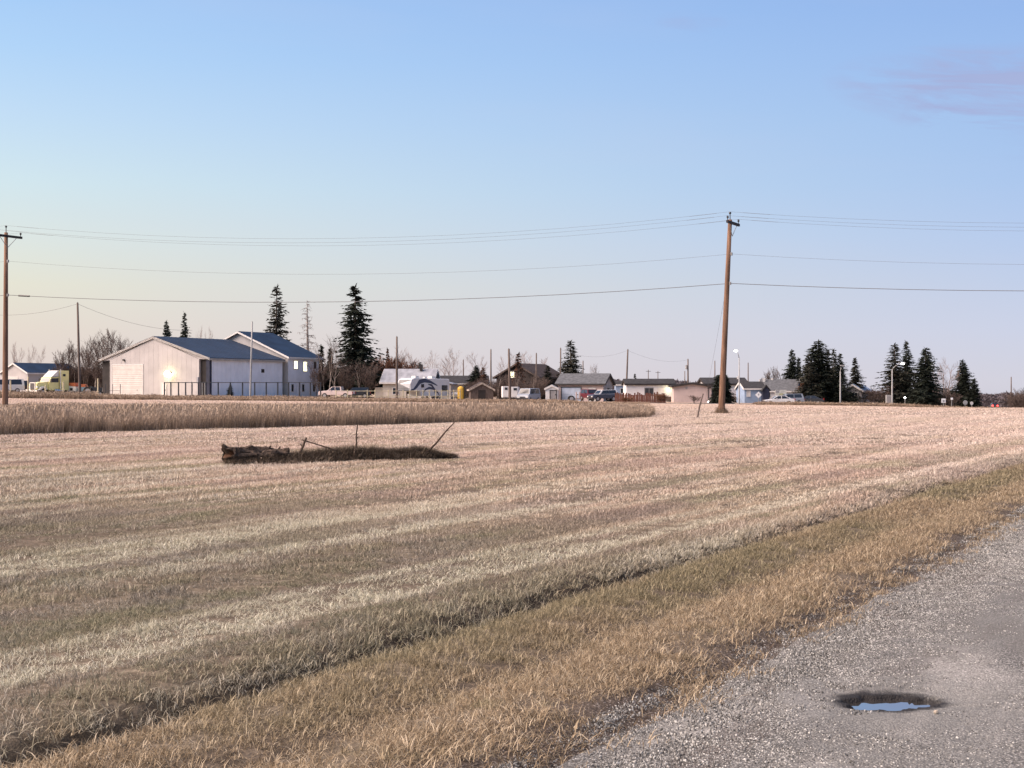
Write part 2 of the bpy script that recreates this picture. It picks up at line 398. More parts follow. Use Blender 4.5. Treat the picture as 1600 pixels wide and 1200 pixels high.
# ------------------------------------------------------------------ scattering (grass, gravel, weeds)
HID = bpy.data.collections.new('scatter_sources')      # not linked to the scene: only read by the scatter nodes
def scatter(name, pts, rot, scl, idx, sources, label, cat):
    me = bpy.data.meshes.new(name); me.vertices.add(len(pts)); me.vertices.foreach_set('co', np.ascontiguousarray(pts, np.float32).ravel())
    for nm, ty, arr, key in (('rot', 'FLOAT_VECTOR', rot, 'vector'), ('scl', 'FLOAT_VECTOR', scl, 'vector'), ('idx', 'INT', idx, 'value')):
        a = me.attributes.new(nm, ty, 'POINT'); a.data.foreach_set(key, np.ascontiguousarray(arr, np.int32 if ty == 'INT' else np.float32).ravel())
    o = link(name, me)
    c = bpy.data.collections.new(name + '_kinds'); HID.children.link(c)
    for i, (smesh) in enumerate(sources):
        so = bpy.data.objects.new('%s_source_%02d' % (name, i), smesh); c.objects.link(so)
    ng = bpy.data.node_groups.new(name, 'GeometryNodeTree')
    ng.interface.new_socket('Geometry', in_out='INPUT', socket_type='NodeSocketGeometry'); ng.interface.new_socket('Geometry', in_out='OUTPUT', socket_type='NodeSocketGeometry')
    n = ng.nodes; gi = n.new('NodeGroupInput'); go = n.new('NodeGroupOutput'); ip = n.new('GeometryNodeInstanceOnPoints'); ci = n.new('GeometryNodeCollectionInfo')
    ci.inputs['Collection'].default_value = c; ci.inputs['Separate Children'].default_value = True; ci.inputs['Reset Children'].default_value = True
    def na(nm, ty):
        q = n.new('GeometryNodeInputNamedAttribute'); q.data_type = ty; q.inputs['Name'].default_value = nm; return q.outputs['Attribute']
    l = ng.links; l.new(gi.outputs[0], ip.inputs['Points']); l.new(ci.outputs[0], ip.inputs['Instance']); ip.inputs['Pick Instance'].default_value = True
    l.new(na('idx', 'INT'), ip.inputs['Instance Index']); l.new(na('rot', 'FLOAT_VECTOR'), ip.inputs['Rotation']); l.new(na('scl', 'FLOAT_VECTOR'), ip.inputs['Scale'])
    l.new(ip.outputs[0], go.inputs[0])
    md = o.modifiers.new('scatter', 'NODES'); md.node_group = ng
    return tag(o, label, cat, kind='stuff')

def blades_mesh(name, n, radius, lmin, lmax, w, lean, mat_, seed, heads=0.0, droop=.5):
    r = np.random.default_rng(seed)
    a = r.random(n) * 6.283; q = np.sqrt(r.random(n)) * radius
    base = np.stack([q * np.cos(a), q * np.sin(a), np.full(n, -.015)], -1)
    L_ = lmin + (lmax - lmin) * r.random(n) ** 1.3
    da = r.random(n) * 6.283; le = lean * (.25 + .75 * r.random(n))
    h = np.stack([np.cos(da), np.sin(da), np.zeros(n)], -1); s = np.stack([-np.sin(da + r.normal(0, .6, n)), np.cos(da), np.zeros(n)], -1)
    up = np.array([0, 0, 1.0])
    m1 = base + (h * np.sin(le * .6)[:, None] + up * np.cos(le * .6)[:, None]) * (L_ * .55)[:, None]
    l2 = le * (1 + droop * 1.4)
    tip = m1 + (h * np.sin(l2)[:, None] + up * np.cos(l2)[:, None]) * (L_ * .5)[:, None]
    ww = (w * (.6 + .8 * r.random(n)))[:, None] * .5
    V = np.stack([base - s * ww, base + s * ww, m1 - s * ww * .8, m1 + s * ww * .8, tip], 1)
    rnd = np.repeat(r.random(n), 5); hh = np.tile([0, 0, .55, .55, 1.0], n)
    o = np.arange(n)[:, None] * 5
    T = np.concatenate([o + [0, 1, 3], o + [0, 3, 2], o + [2, 3, 4]], 0)
    V = V.reshape(-1, 3)
    if heads > 0:                                    # seed heads: a flat diamond near the tip
        k = int(n * heads); t = tip[:k]; dv = (tip[:k] - m1[:k]); dv /= np.linalg.norm(dv, axis=1)[:, None]
        hl_ = (L_[:k] * .16)[:, None]; sw = s[:k] * (w * 1.1)
        H = np.stack([t - dv * hl_, t - sw, t + sw, t + dv * hl_ * .9], 1).reshape(-1, 3)
        o2 = len(V) + np.arange(k)[:, None] * 4
        T = np.concatenate([T, o2 + [0, 1, 2], o2 + [1, 3, 2]], 0); V = np.concatenate([V, H]); rnd = np.concatenate([rnd, np.repeat(r.random(k) * .4 + .5, 4)]); hh = np.concatenate([hh, np.ones(4 * k)])
    me = np_mesh(name, V, T, mat_, smooth=False)
    for nm, arr in (('rnd', rnd), ('hh', hh)):
        at = me.attributes.new(nm, 'FLOAT', 'POINT'); at.data.foreach_set('value', arr.astype(np.float32))
    return me

def grass_mat(name, kind):
    m, N, L, b = nodes_of(name); ma, mix, ramp, noise, mr = mk(N, L)
    pos_, u, v, vec = road_coords(N, L, ma)
    at = N.new('ShaderNodeAttribute'); at.attribute_name = 'rnd'; rnd = at.outputs['Fac']
    ah = N.new('ShaderNodeAttribute'); ah.attribute_name = 'hh'; hh = ah.outputs['Fac']
    stripe = noise(vec(.05, .62), 1.0, 3, .55); patchy = noise(vec(.16, .4, 5.0), 1.0, 3, .55); fine = noise(pos_, 2.2, 3, .6)
    if kind == 'field':
        straw = ramp(rnd, [(0, (.27, .21, .145)), (.25, (.42, .33, .235)), (.6, (.60, .485, .365)), (1, (.78, .67, .54))])
        pink = ramp(rnd, [(0, (.30, .205, .165)), (.4, (.53, .385, .32)), (1, (.78, .61, .52))])
        green = ramp(rnd, [(0, (.13, .13, .075)), (.5, (.27, .265, .16)), (1, (.50, .46, .32))])
        grey = ramp(rnd, [(0, (.25, .22, .19)), (.5, (.44, .395, .345)), (1, (.72, .66, .58))])
        pk = mr(u, 9, 36)
        col = mix(ma('MULTIPLY', mr(patchy, .36, .60), ma('ADD', .35, ma('MULTIPLY', pk, .5))), straw, pink)
        col = mix(ma('MULTIPLY', mr(stripe, .50, .62), .5), col, grey)
        S = noise(vec(.028, .72, 11.0), 1.0, 2, .5); S2 = noise(vec(.06, 1.9, 31.0), 1.0, 2, .5)
        brk = noise(vec(.45, 1.1, 41.0), 1.0, 4, .65)
        w = ma('ADD', ma('SUBTRACT', v, V_RUT - .05), ma('ADD', ma('MULTIPLY', ma('SUBTRACT', brk, .5), .9), ma('MULTIPLY', u, .018)))
        def bump_(c, sg): return ma('POWER', 2.718, ma('MULTIPLY', ma('POWER', ma('ABSOLUTE', ma('DIVIDE', ma('SUBTRACT', w, c), sg)), 2.0), -1.0))
        SS = ma('ADD', ma('MULTIPLY', mr(S, .40, .60), .50), ma('ADD', ma('MULTIPLY', mr(S2, .38, .62), .30), ma('MULTIPLY', mr(brk, .32, .68), .20)))
        SS = ma('ADD', SS, ma('MULTIPLY', bump_(1.45, .30), .55)); SS = ma('SUBTRACT', SS, ma('MULTIPLY', bump_(.85, .22), .40)); SS = ma('SUBTRACT', SS, ma('MULTIPLY', bump_(2.6, .6), .30)); SS = ma('SUBTRACT', SS, ma('MULTIPLY', bump_(.30, .28), .28))
        lo = ma('MULTIPLY', mr(SS, .48, .20), ma('SUBTRACT', .92, ma('MULTIPLY', pk, .52)))
        dark = mix(mr(patchy, .42, .58), green, ramp(rnd, [(0, (.15, .115, .10)), (.5, (.31, .24, .205)), (1, (.52, .42, .355))]))
        col = mix(lo, col, dark)
        nearf = mr(u, 21, 9)
        nd = ramp(ma('ADD', ma('MULTIPLY', rnd, .75), ma('MULTIPLY', fine, .25)), [(.05, (.045, .043, .037)), (.45, (.15, .142, .12)), (.75, (.31, .285, .24)), (1, (.62, .56, .47))])
        nd = mix(mr(brk, .58, .44, 0, .75), nd, ramp(rnd, [(0, (.05, .055, .03)), (.5, (.16, .16, .09)), (1, (.42, .38, .25))]))
        col = mix(ma('MULTIPLY', nearf, .85), col, nd)
        hi = ma('MULTIPLY', mr(SS, .50, .90), ma('SUBTRACT', .82, ma('MULTIPLY', pk, .25)))
        pale = mix(pk, ramp(rnd, [(0, (.24, .235, .165)), (.4, (.52, .50, .38)), (1, (.84, .81, .66))]), ramp(rnd, [(0, (.50, .41, .34)), (.4, (.76, .64, .545)), (1, (.92, .82, .73))]))
        col = mix(hi, col, pale)
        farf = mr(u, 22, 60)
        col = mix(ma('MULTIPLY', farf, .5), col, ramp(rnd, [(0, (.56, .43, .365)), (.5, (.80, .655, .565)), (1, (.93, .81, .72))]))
        # the mown strip beside the road: orange straw, olive between swale and rut
        orange = ramp(rnd, [(0, (.14, .10, .062)), (.35, (.26, .198, .125)), (.75, (.41, .325, .215)), (1, (.62, .525, .385))])
        olive = ramp(rnd, [(0, (.11, .098, .06)), (.5, (.24, .205, .125)), (1, (.45, .385, .25))])
        vn = ma('ADD', v, ma('MULTIPLY', ma('SUBTRACT', fine, .5), .9))
        ol = mix(mr(patchy, .40, .62), olive, orange)
        near = mix(mr(vn, V_SWALE - .35, V_SWALE + .25), mix(mr(fine, .60, .72), orange, olive), ol)
        col = mix(mr(vn, V_RUT - .15, V_RUT + .12), near, col)
    elif kind == 'tall':
        col = ramp(rnd, [(0, (.075, .055, .04)), (.3, (.16, .118, .086)), (.65, (.28, .212, .155)), (1, (.50, .39, .30))])
        col = mix(mr(fine, .4, .65, 0, .5), col, ramp(rnd, [(0, (.10, .075, .06)), (1, (.36, .27, .205))]))
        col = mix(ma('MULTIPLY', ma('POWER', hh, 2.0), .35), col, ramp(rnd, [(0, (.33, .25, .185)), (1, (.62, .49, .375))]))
    elif kind == 'weed':
        col = ramp(rnd, [(0, (.09, .065, .05)), (.4, (.19, .14, .105)), (.8, (.32, .24, .17)), (1, (.46, .36, .26))])
        col = mix(mr(patchy, .4, .6, 0, .7), col, ramp(rnd, [(0, (.15, .105, .075)), (1, (.42, .32, .23))]))
    else:
        col = ramp(rnd, [(0, (.045, .036, .028)), (.5, (.115, .09, .068)), (1, (.30, .235, .175))])
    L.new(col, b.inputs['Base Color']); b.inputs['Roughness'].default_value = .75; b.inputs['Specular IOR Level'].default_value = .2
    tr = N.new('ShaderNodeBsdfTranslucent'); L.new(col, tr.inputs[0]); mxs = N.new('ShaderNodeMixShader'); mxs.inputs[0].default_value = .22 if kind == 'field' else .08
    L.new(b.outputs[0], mxs.inputs[1]); L.new(tr.outputs[0], mxs.inputs[2]); L.new(mxs.outputs[0], N['Material Output'].inputs['Surface'])
    return m
GM = grass_mat('dry_field_grass', 'field'); TM = grass_mat('tall_dry_grass', 'tall'); WM = grass_mat('dry_weeds', 'weed'); DM = grass_mat('rotten_grass', 'dark')

def wedge(n, d0, d1, half=23.0, margin=1.5):
    y = np.sqrt(RNG.random(n) * (d1 ** 2 - d0 ** 2) + d0 ** 2)
    hw = y * math.tan(math.radians(half)) + margin
    return RNG.uniform(-1, 1, n) * hw, y
def wedge_area(d0, d1, half=23.0, margin=1.5): return math.tan(math.radians(half)) * (d1 ** 2 - d0 ** 2) + 2 * margin * (d1 - d0)
TALL_POLY = [(-30, 41.0), (-17.8, 48.9), (-5, 64), (3.5, 74.5), (7.6, 80), (8.8, 88), (9.5, 100), (8, 114), (-75, 114), (-60, 60)]
def in_poly(x, y, poly):
    c = np.zeros(len(x), bool); n = len(poly)
    for i in range(n):
        x1, y1 = poly[i]; x2, y2 = poly[(i + 1) % n]
        if y1 == y2: continue
        c ^= ((y1 > y) != (y2 > y)) & (x < (x2 - x1) * (y - y1) / (y2 - y1) + x1)
    return c
LOG_A, LOG_B = P(356, 30.0), P(700, 32.9)
def field_points(d0, d1, dens, hscale):
    n = int(wedge_area(d0, d1) * dens); x, y = wedge(n, d0, d1); u, v = uv_of(x, y)
    rv = rut_v(u)
    keep_p = .50 + .50 * sstep(.35, .6, fbm(u * .06, v * 1.05 + 4)) 
    keep_p *= 1 - .55 * sstep(.56, .66, fbm(u * .10 + 8, v * 1.7))
    near = v < rv
    keep_p = np.where(near, sstep(V_EDGE + .22, V_EDGE + 1.0, v + .8 * (fbm(u * 1.3, v * 1.6) - .5)), keep_p)
    rutw = np.abs(v - rv - .02); keep_p = keep_p * np.where(rutw < .05 + .08 * fbm(u * 2.2, v * 0 + 6) + .0035 * np.clip(u, 0, 50), .12, 1)
    keep_p = keep_p * np.where(np.abs(v - V_SWALE) < .12, .7, 1)
    k = (RNG.random(n) < keep_p) & (v > V_EDGE - .02) & ~in_poly(x, y, TALL_POLY)
    # nothing mown under the rotten log
    x, y, u, v, near, rv = x[k], y[k], u[k], v[k], near[k], rv[k]
    h = (.36 + .62 * fbm(u * .06 + 3, v * .85)) * (1 + 1.1 * (fbm(x * 1.1, y * 1.1) - .5))
    h = h + .10 * np.exp(-((v - rv - .35) / .3) ** 2)
    h = np.where(near, .42 + .30 * fbm(u * .5, v * .9) + .22 * sstep(V_SWALE - .1, V_SWALE + .5, v), h)
    h = np.where(np.abs(v - rv) < .12, h * .6, h); h = np.where(v < V_EDGE + .35, h * .75, h) * hscale * RNG.uniform(.8, 1.2, len(x))
    return x, y, h
LAYERS = [(5.0, 11, 175, 1.0, 0), (11, 20, 98, 1.05, 1), (20, 40, 38, 1.1, 2), (40, 85, 11, 1.15, 3), (85, 200, 2.6, 1.15, 4)]
SPEC = [(58, .085, .03, .115, .0031, 1.45), (56, .12, .03, .12, .0044, 1.45), (72, .22, .03, .115, .0075, 1.3), (80, .46, .03, .12, .014, 1.25), (100, 1.0, .03, .13, .030, 1.2)]
src = []
for i, s_ in enumerate(SPEC):
    for k in range(4): src.append(blades_mesh('grass_tuft_%d%d' % (i, k), s_[0], s_[1], s_[2], s_[3], s_[4], s_[5], GM, 100 + i * 10 + k))
Pp, Rr, Ss, Ii = [], [], [], []
for d0, d1, dens, hs, li in LAYERS:
    x, y, h = field_points(d0, d1, dens, hs); n = len(x)
    Pp.append(np.stack([x, y, ground(x, y)], -1)); Rr.append(np.stack([np.zeros(n), np.zeros(n), RNG.random(n) * 6.283], -1))
    w_ = RNG.uniform(.85, 1.2, n); Ss.append(np.stack([w_, w_, h], -1)); Ii.append(RNG.integers(0, 4, n) + li * 4)
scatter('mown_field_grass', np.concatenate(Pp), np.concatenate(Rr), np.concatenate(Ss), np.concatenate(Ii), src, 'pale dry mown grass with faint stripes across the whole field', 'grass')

# tall uncut grass: dense along its cut front edge, sparser behind
tsrc = [blades_mesh('tall_tuft_%d' % k, 90, .26, .45, 1.02, .007, .35, TM, 300 + k, heads=.3, droop=.5) for k in range(4)]
tsrc += [blades_mesh('tall_mass_%d' % k, 130, .75, .5, 1.0, .018, .35, TM, 320 + k, heads=.5, droop=.5) for k in range(4)]
def tall_pts(n, box, test):
    x = RNG.uniform(box[0], box[1], n); y = RNG.uniform(box[2], box[3], n); k = in_poly(x, y, TALL_POLY) & test(x, y); return x[k], y[k]
def front_dist(x, y):
    e = [(-30, 41.0), (-17.8, 48.9), (-5, 64), (3.5, 74.5), (7.6, 80), (8.8, 88), (9.5, 100)]; best = np.full(len(x), 1e9)
    for (x1, y1), (x2, y2) in zip(e[:-1], e[1:]):
        t = np.clip(((x - x1) * (x2 - x1) + (y - y1) * (y2 - y1)) / ((x2 - x1) ** 2 + (y2 - y1) ** 2), 0, 1)
        best = np.minimum(best, np.hypot(x - x1 - t * (x2 - x1), y - y1 - t * (y2 - y1)))
    return best
xa, ya = tall_pts(60000, (-45, 12, 38, 115), lambda x, y: (front_dist(x, y) < 3.5) & (x > -y * .44))
xb, yb = tall_pts(13000, (-75, 12, 40, 114), lambda x, y: (front_dist(x, y) >= 3) & (x > -y * .47))
x = np.concatenate([xa, xb]); y = np.concatenate([ya, yb]); n = len(x)
hh_ = np.where(x < -5, .70, .70 - .22 * sstep(-5, 8, x)) * (.55 + .9 * fbm(x * .45, y * .45)) * RNG.uniform(.75, 1.25, n)
hh_ = hh_ * (1 - .45 * sstep(0, 22, front_dist(x, y)))
idx = np.concatenate([RNG.integers(0, 4, len(xa)), 4 + RNG.integers(0, 4, len(xb))])
scatter('tall_grass', np.stack([x, y, ground(x, y)], -1), np.stack([np.zeros(n), np.zeros(n), RNG.random(n) * 6.283], -1), np.stack([np.ones(n), np.ones(n), hh_], -1), idx, tsrc,
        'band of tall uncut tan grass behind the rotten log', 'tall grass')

# brown weeds along the yards, the verge of the back street and the pole
wsrc = [blades_mesh('weed_%d' % k, 70, .55, .35, .95, .030, .55, WM, 340 + k, heads=.35, droop=.7) for k in range(4)]
n = 5200
px = RNG.uniform(-60, 1010, n); d = RNG.uniform(174, 200, n); x = (px - 800) / F_PX * d; y = d
hh_ = np.where(px < 150, .85, np.where(px < 520, .50, .42)) * (.45 + 1.0 * fbm(x * .25, y * .3)) * RNG.uniform(.7, 1.2, n) * np.where(px > 900, .6, 1)
px2 = RNG.uniform(1180, 1640, 1500); d2 = RNG.uniform(196, 206, 1500); x2 = (px2 - 800) / F_PX * d2
h2 = (.25 + .45 * fbm(x2 * .2, d2 * .3)) * RNG.uniform(.7, 1.3, 1500)
ax = RNG.normal(0, .22, 46); ay = RNG.normal(0, .22, 46); mp = P(1127, 92.6)
x = np.concatenate([x, x2, mp.x + ax]); y = np.concatenate([y, d2, mp.y + ay]); hh_ = np.concatenate([hh_, h2, np.clip(.75 - 1.6 * np.hypot(ax, ay), .12, 1)]); n = len(x)
ws = np.ones(n); ws[-46:] = .38
scatter('dry_weeds', np.stack([x, y, ground(x, y)], -1), np.stack([np.zeros(n), np.zeros(n), RNG.random(n) * 6.283], -1), np.stack([ws, ws, hh_], -1), RNG.integers(0, 4, n), wsrc,
        'low brown weeds along the yard fences and around the pole foot', 'weeds')

# loose gravel on the road
def stone_patch(name, n, radius, smin, smax, mat_, seed):
    r = np.random.default_rng(seed); m = MB(); cols = []
    for i in range(n):
        a = r.random() * 6.283; q = math.sqrt(r.random()) * radius; s = smin + (smax - smin) * r.random() ** 2.2
        ring1 = []; k = 5; ph = r.random() * 6.28; el_ = r.uniform(.6, 1)
        for j in range(k):
            t = ph + j * 6.283 / k + r.normal(0, .25); rad = s * r.uniform(.8, 1.15)
            ring1.append((q * math.cos(a) + rad * math.cos(t), q * math.sin(a) + rad * el_ * math.sin(t), s * r.uniform(.1, .4)))
        top = [(q * math.cos(a) + (p[0] - q * math.cos(a)) * .6, q * math.sin(a) + (p[1] - q * math.sin(a)) * .6, s * r.uniform(.65, 1.0)) for p in ring1]
        bot = [(p[0], p[1], -.004) for p in ring1]
        fs = [(5, 6, 7, 8, 9)] + [(j, (j + 1) % 5, (j + 1) % 5 + 5, j + 5) for j in range(5)] + [(j + 10, (j + 1) % 5 + 10, (j + 1) % 5, j) for j in range(5)]
        m.add(ring1 + top + bot, fs); cols += [r.random()] * 15
    me = m.mesh(name, mat_); at = me.attributes.new('rnd', 'FLOAT', 'POINT'); at.data.foreach_set('value', np.array(cols, np.float32)); return me
sm, N, L, b = nodes_of('loose_gravel'); ma, mix, ramp, noise, mr = mk(N, L); at = N.new('ShaderNodeAttribute'); at.attribute_name = 'rnd'
L.new(ramp(at.outputs['Fac'], [(0, (.05, .049, .047)), (.4, (.15, .148, .141)), (.8, (.29, .286, .27)), (1, (.54, .53, .50))]), b.inputs['Base Color']); b.inputs['Roughness'].default_value = .85; b.inputs['Specular IOR Level'].default_value = .25
gsrc = [stone_patch('gravel_patch_%d' % k, 64, .10, .0014, .0058, sm, 400 + k) for k in range(5)]
n = 30000
u = RNG.uniform(3.5, 24, n); t = RNG.random(n); v = V_EDGE + .30 - t ** 1.5 * 6.0
x, y = xy_of(u, v)
dens = .05 + .75 * sstep(V_EDGE - 1.1, V_EDGE - .45, v) * (1 - .93 * sstep(V_EDGE - .35, V_EDGE + .05, v)) + .35 * sstep(.55, .70, fbm(u * .8, v * 1.3))
dens *= np.where(np.hypot(u - PU, v - PV) < .36, 0, 1) * (1 - .7 * np.exp(-(np.hypot(u - PU + .3, v - PV) / .8) ** 2))
dens *= 1 - .6 * sstep(14, 24, u)
k = (RNG.random(n) < dens) & (np.abs(x) < y * .45 + .5) & (y > 4.5); u, v, x, y = u[k], v[k], x[k], y[k]; n = len(u)
z = np.where(v < edge_v(u), road_z(u, v), ground(x, y) + .002)
sc_ = RNG.uniform(.7, 1.15, n) * (1 + .25 * sstep(10, 20, u))
scatter('loose_gravel', np.stack([x, y, z], -1), np.stack([np.zeros(n), np.zeros(n), RNG.random(n) * 6.283], -1), np.stack([sc_, sc_, sc_ * .9], -1), RNG.integers(0, 5, n), gsrc,
        'loose pale gravel chips strewn along the road edge', 'gravel')

# flattened straw litter on the bare margin of the road
lsrc = [blades_mesh('litter_%d' % k, 34, .14, .03, .13, .0038, 1.5, GM, 600 + k, droop=.15) for k in range(4)]
n = 3800; u = RNG.uniform(3, 34, n); v = RNG.uniform(V_EDGE - .12, V_EDGE + .8, n); x, y = xy_of(u, v)
k = (RNG.random(n) < (.25 + .75 * sstep(V_EDGE, V_EDGE + .5, v)) * sstep(.3, .55, fbm(u * 1.7, v * 1.7))) & (y > 4.5) & (np.abs(x) < y * .48 + 1); x, y, u, v = x[k], y[k], u[k], v[k]; n = len(x)
u2 = RNG.uniform(2, 40, 2600); v2 = rut_v(u2) + RNG.normal(.12, .22, 2600); x2, y2 = xy_of(u2, v2); k = (y2 > 4.5) & (np.abs(x2) < y2 * .48 + 1) & (np.abs(v2 - rut_v(u2)) > .035)
x, y, u, v = np.concatenate([x, x2[k]]), np.concatenate([y, y2[k]]), np.concatenate([u, u2[k]]), np.concatenate([v, v2[k]]); n = len(x)
z = np.where(v < edge_v(u), road_z(u, v), ground(x, y)) + .016
scatter('straw_litter', np.stack([x, y, z], -1), np.stack([x * 0, x * 0, RNG.random(n) * 6.283], -1), np.stack([x * 0 + 1, x * 0 + 1, RNG.uniform(.35, .7, n)], -1), RNG.integers(0, 4, n), lsrc, 'flattened straw litter on the dark soil beside the road', 'straw litter')

# ------------------------------------------------------------------ plants
def unit_tube(m, p0, p1, r0, r1, n=3):
    m.tube([p0, p1], [r0, r1], n=n, cap=False)
def bare_tree_meshes(seed, h=10.0, stems=1, spread=.55, levels=4, crown_from=.3, thick=.016, tm=None, cm=None, upright=.5, kids=(10, 7, 6), tw_=.018):
    r = random.Random(seed); T, C = MB(), MB()
    def grow(p, d, L_, rad, lv):
        m = T if lv <= 1 else C
        nseg = 3 if lv < 2 else 2; pts = [p]; dirs = []
        dd = d.copy(); q = p.copy()
        for i in range(nseg):
            dd = (dd + Vector((r.gauss(0, .10), r.gauss(0, .10), r.gauss(.03, .05)))).normalized()
            q = q + dd * (L_ / nseg); pts.append(q.copy()); dirs.append(dd.copy())
        rads = [rad * (1 - .75 * i / nseg) for i in range(nseg + 1)]
        m.tube(pts, rads, n=6 if lv == 0 else (4 if lv == 1 else 3), cap=False)
        if lv >= levels - 1: return
        nk = kids[min(lv, len(kids) - 1)]
        for k in range(nk):
            t = crown_from + (1 - crown_from) * (k + r.random()) / nk if lv == 0 else .2 + .8 * (k + r.random()) / nk
            f = min(t * nseg, nseg - 1e-4); i = int(f); base = pts[i].lerp(pts[i + 1], f - i)
            ax = dirs[i]; side_ = ax.orthogonal().normalized(); side_.rotate(Matrix.Rotation(r.random() * 6.283, 3, ax))
            ang = r.uniform(.35, .95) * (1 if lv else spread * 1.6)
            nd = (ax * math.cos(ang) + side_ * math.sin(ang)); nd = (nd + Vector((0, 0, upright * .4))).normalized()
            nl = L_ * (r.uniform(.30, .55) * (1.15 - .6 * t) if lv == 0 else r.uniform(.35, .6))
            grow(base, nd, nl, max(rads[i] * .55, tw_), lv + 1)
    for s in range(stems):
        a = 6.283 * s / max(stems, 1) + r.random(); tilt = 0 if stems == 1 else r.uniform(.08, .38)
        grow(Vector((math.cos(a) * .2 * (stems > 1), math.sin(a) * .2 * (stems > 1), -.2)), Vector((math.cos(a) * math.sin(tilt), math.sin(a) * math.sin(tilt), math.cos(tilt))), h * r.uniform(.75, 1.0) if stems > 1 else h, h * thick, 0)
    return T.mesh('trunk', tm), C.mesh('crown', cm)
def conifer_meshes(seed, h=12.0, R=2.6, whorls=34, per=8, dens=1.0, shape=.85, low=.07, tm=None, cm=None, dead=False, droop=.25):
    r = random.Random(seed); T, C = MB(), MB()
    lean = (r.gauss(0, .012), r.gauss(0, .012)); ph = [r.random() * 6.28 for _ in range(4)]
    T.tube([(0, 0, -.3), (lean[0] * h * .5, lean[1] * h * .5, h * .5), (lean[0] * h, lean[1] * h, h)], [h * .017, h * .010, .02], n=7)
    vs, fs = [], []
    def quad(c, ax, side_, l, w):
        o = len(vs); vs.extend([c - side_ * w * .5, c + side_ * w * .5, c + ax * l + side_ * w * .12, c + ax * l - side_ * w * .12]); fs.append((o, o + 1, o + 2, o + 3))
    N_ = int(whorls * per * (1 if dead else 1.15))
    for i in range(N_):
        t = low + (1 - low) * (1 - (1 - (i + r.random()) / N_) ** .72)          # more branches low down
        if not dead: t = low + (1 - low) * (round((t - low) / (1 - low) * whorls) + r.gauss(0, .32)) / whorls
        t = min(max(t, low * .6), .985); z = t * h; a = r.random() * 6.283
        if r.random() > dens and t < .9: continue
        lobe = 1 + .16 * math.sin(2 * a + ph[0] + 5 * t) + .14 * math.sin(3 * a + ph[1] - 9 * t) + .10 * math.sin(14 * t + ph[2])
        L_ = (R * (1 - t) ** shape * lobe * (1 - .35 * math.exp(-((t - low) / .05))) + .14) * (r.uniform(.55, 1.0) if r.random() < .8 else r.uniform(.9, 1.22))
        base = Vector((lean[0] * z, lean[1] * z, z)); up = .55 * t - droop + r.gauss(0, .08); d = Vector((math.cos(a), math.sin(a), up)).normalized()
        side_ = Vector((-math.sin(a), math.cos(a), 0))
        if dead:
            C.tube([base, base + d * L_ * .9], [.035, .010], n=3, cap=False)
            for q in range(4):
                bp_ = base + d * L_ * r.uniform(.3, .95); C.tube([bp_, bp_ + Vector((r.gauss(0, .25), r.gauss(0, .25), -r.uniform(.1, .45)))], [.02, .008], n=3, cap=False)
            continue
        if L_ > 1.5 and r.random() < .4: T.tube([base, base + d * L_ * .85], [.035, .008], n=3, cap=False)
        ns_ = max(2, int(L_ / .30))
        for q in range(ns_):
            s = (q + .25 + r.random() * .75) / ns_; c = base + d * L_ * s * .92 + Vector((0, 0, -.20 * L_ * s * s + .05))
            wid = .52 * (1.1 - .55 * s) * (.75 + .35 * L_ / R)
            for e in (-1, 1):
                ax = (d * r.uniform(.4, .9) + side_ * e * r.uniform(.25, .9) + Vector((0, 0, r.uniform(-.9, -.05)))).normalized()
                sd = ax.cross(Vector((r.gauss(0, 1), r.gauss(0, 1), r.gauss(0, .7)))).normalized()
                quad(c, ax, sd, wid * r.uniform(.7, 1.25), wid * r.uniform(.35, .75))
        tip = base + d * L_ * .80 + Vector((0, 0, -.14 * L_)); quad(tip, (d + Vector((0, 0, .10))).normalized(), side_, L_ * .24 + .12, .20)
    for q in range(10): quad(Vector((lean[0] * h, lean[1] * h, h * (.92 + .008 * q))), Vector((r.gauss(0, .45), r.gauss(0, .45), 1)).normalized(), Vector((r.gauss(0, 1), r.gauss(0, 1), 0)).normalized(), .5, .2)
    if not dead: C.add(vs, fs)
    return T.mesh('trunk', tm), C.mesh('crown', cm)
bark = mat('grey_bark', (.10, .08, .068), .95, .25, 6, .5, 30)
pale_bark = mat('pale_poplar_bark', (.34, .29, .25), .9, .3, 4)
twig = mat('bare_twigs', (.105, .078, .068), .95, .25, .8)
pale_twig = mat('pale_twigs', (.26, .205, .185), .95, .2, .8)
red_twig = mat('russet_twigs', (.19, .095, .058), .95, .3, .8)
needle = mat('spruce_needles', (.024, .031, .022), .9, .45, 1.2)
needle2 = mat('grey_spruce_needles', (.046, .046, .035), .9, .4, 1.2)
needle_red = mat('browned_needles', (.11, .055, .035), .9, .4, 1.2)
BARE = {}
for k in range(3): BARE['poplar%d' % k] = bare_tree_meshes(20 + k, 10, 1, .45, 4, .28, .012, pale_bark, twig, .8)
for k in range(3): BARE['pale%d' % k] = bare_tree_meshes(30 + k, 10, 1, .6, 4, .25, .010, pale_twig, pale_twig, .7, tw_=.016)
for k in range(3): BARE['bush%d' % k] = bare_tree_meshes(40 + k, 5.5, 5, .6, 4, .2, .011, bark, twig, .5, kids=(8, 7, 5), tw_=.020)
for k in range(3): BARE['willow%d' % k] = bare_tree_meshes(50 + k, 5, 8, .55, 4, .15, .008, red_twig, red_twig, .6, kids=(9, 8, 5), tw_=.022)
for k in range(2): BARE['spread%d' % k] = bare_tree_meshes(60 + k, 9, 3, .7, 4, .22, .013, pale_twig, pale_twig, .55, kids=(8, 6, 5))
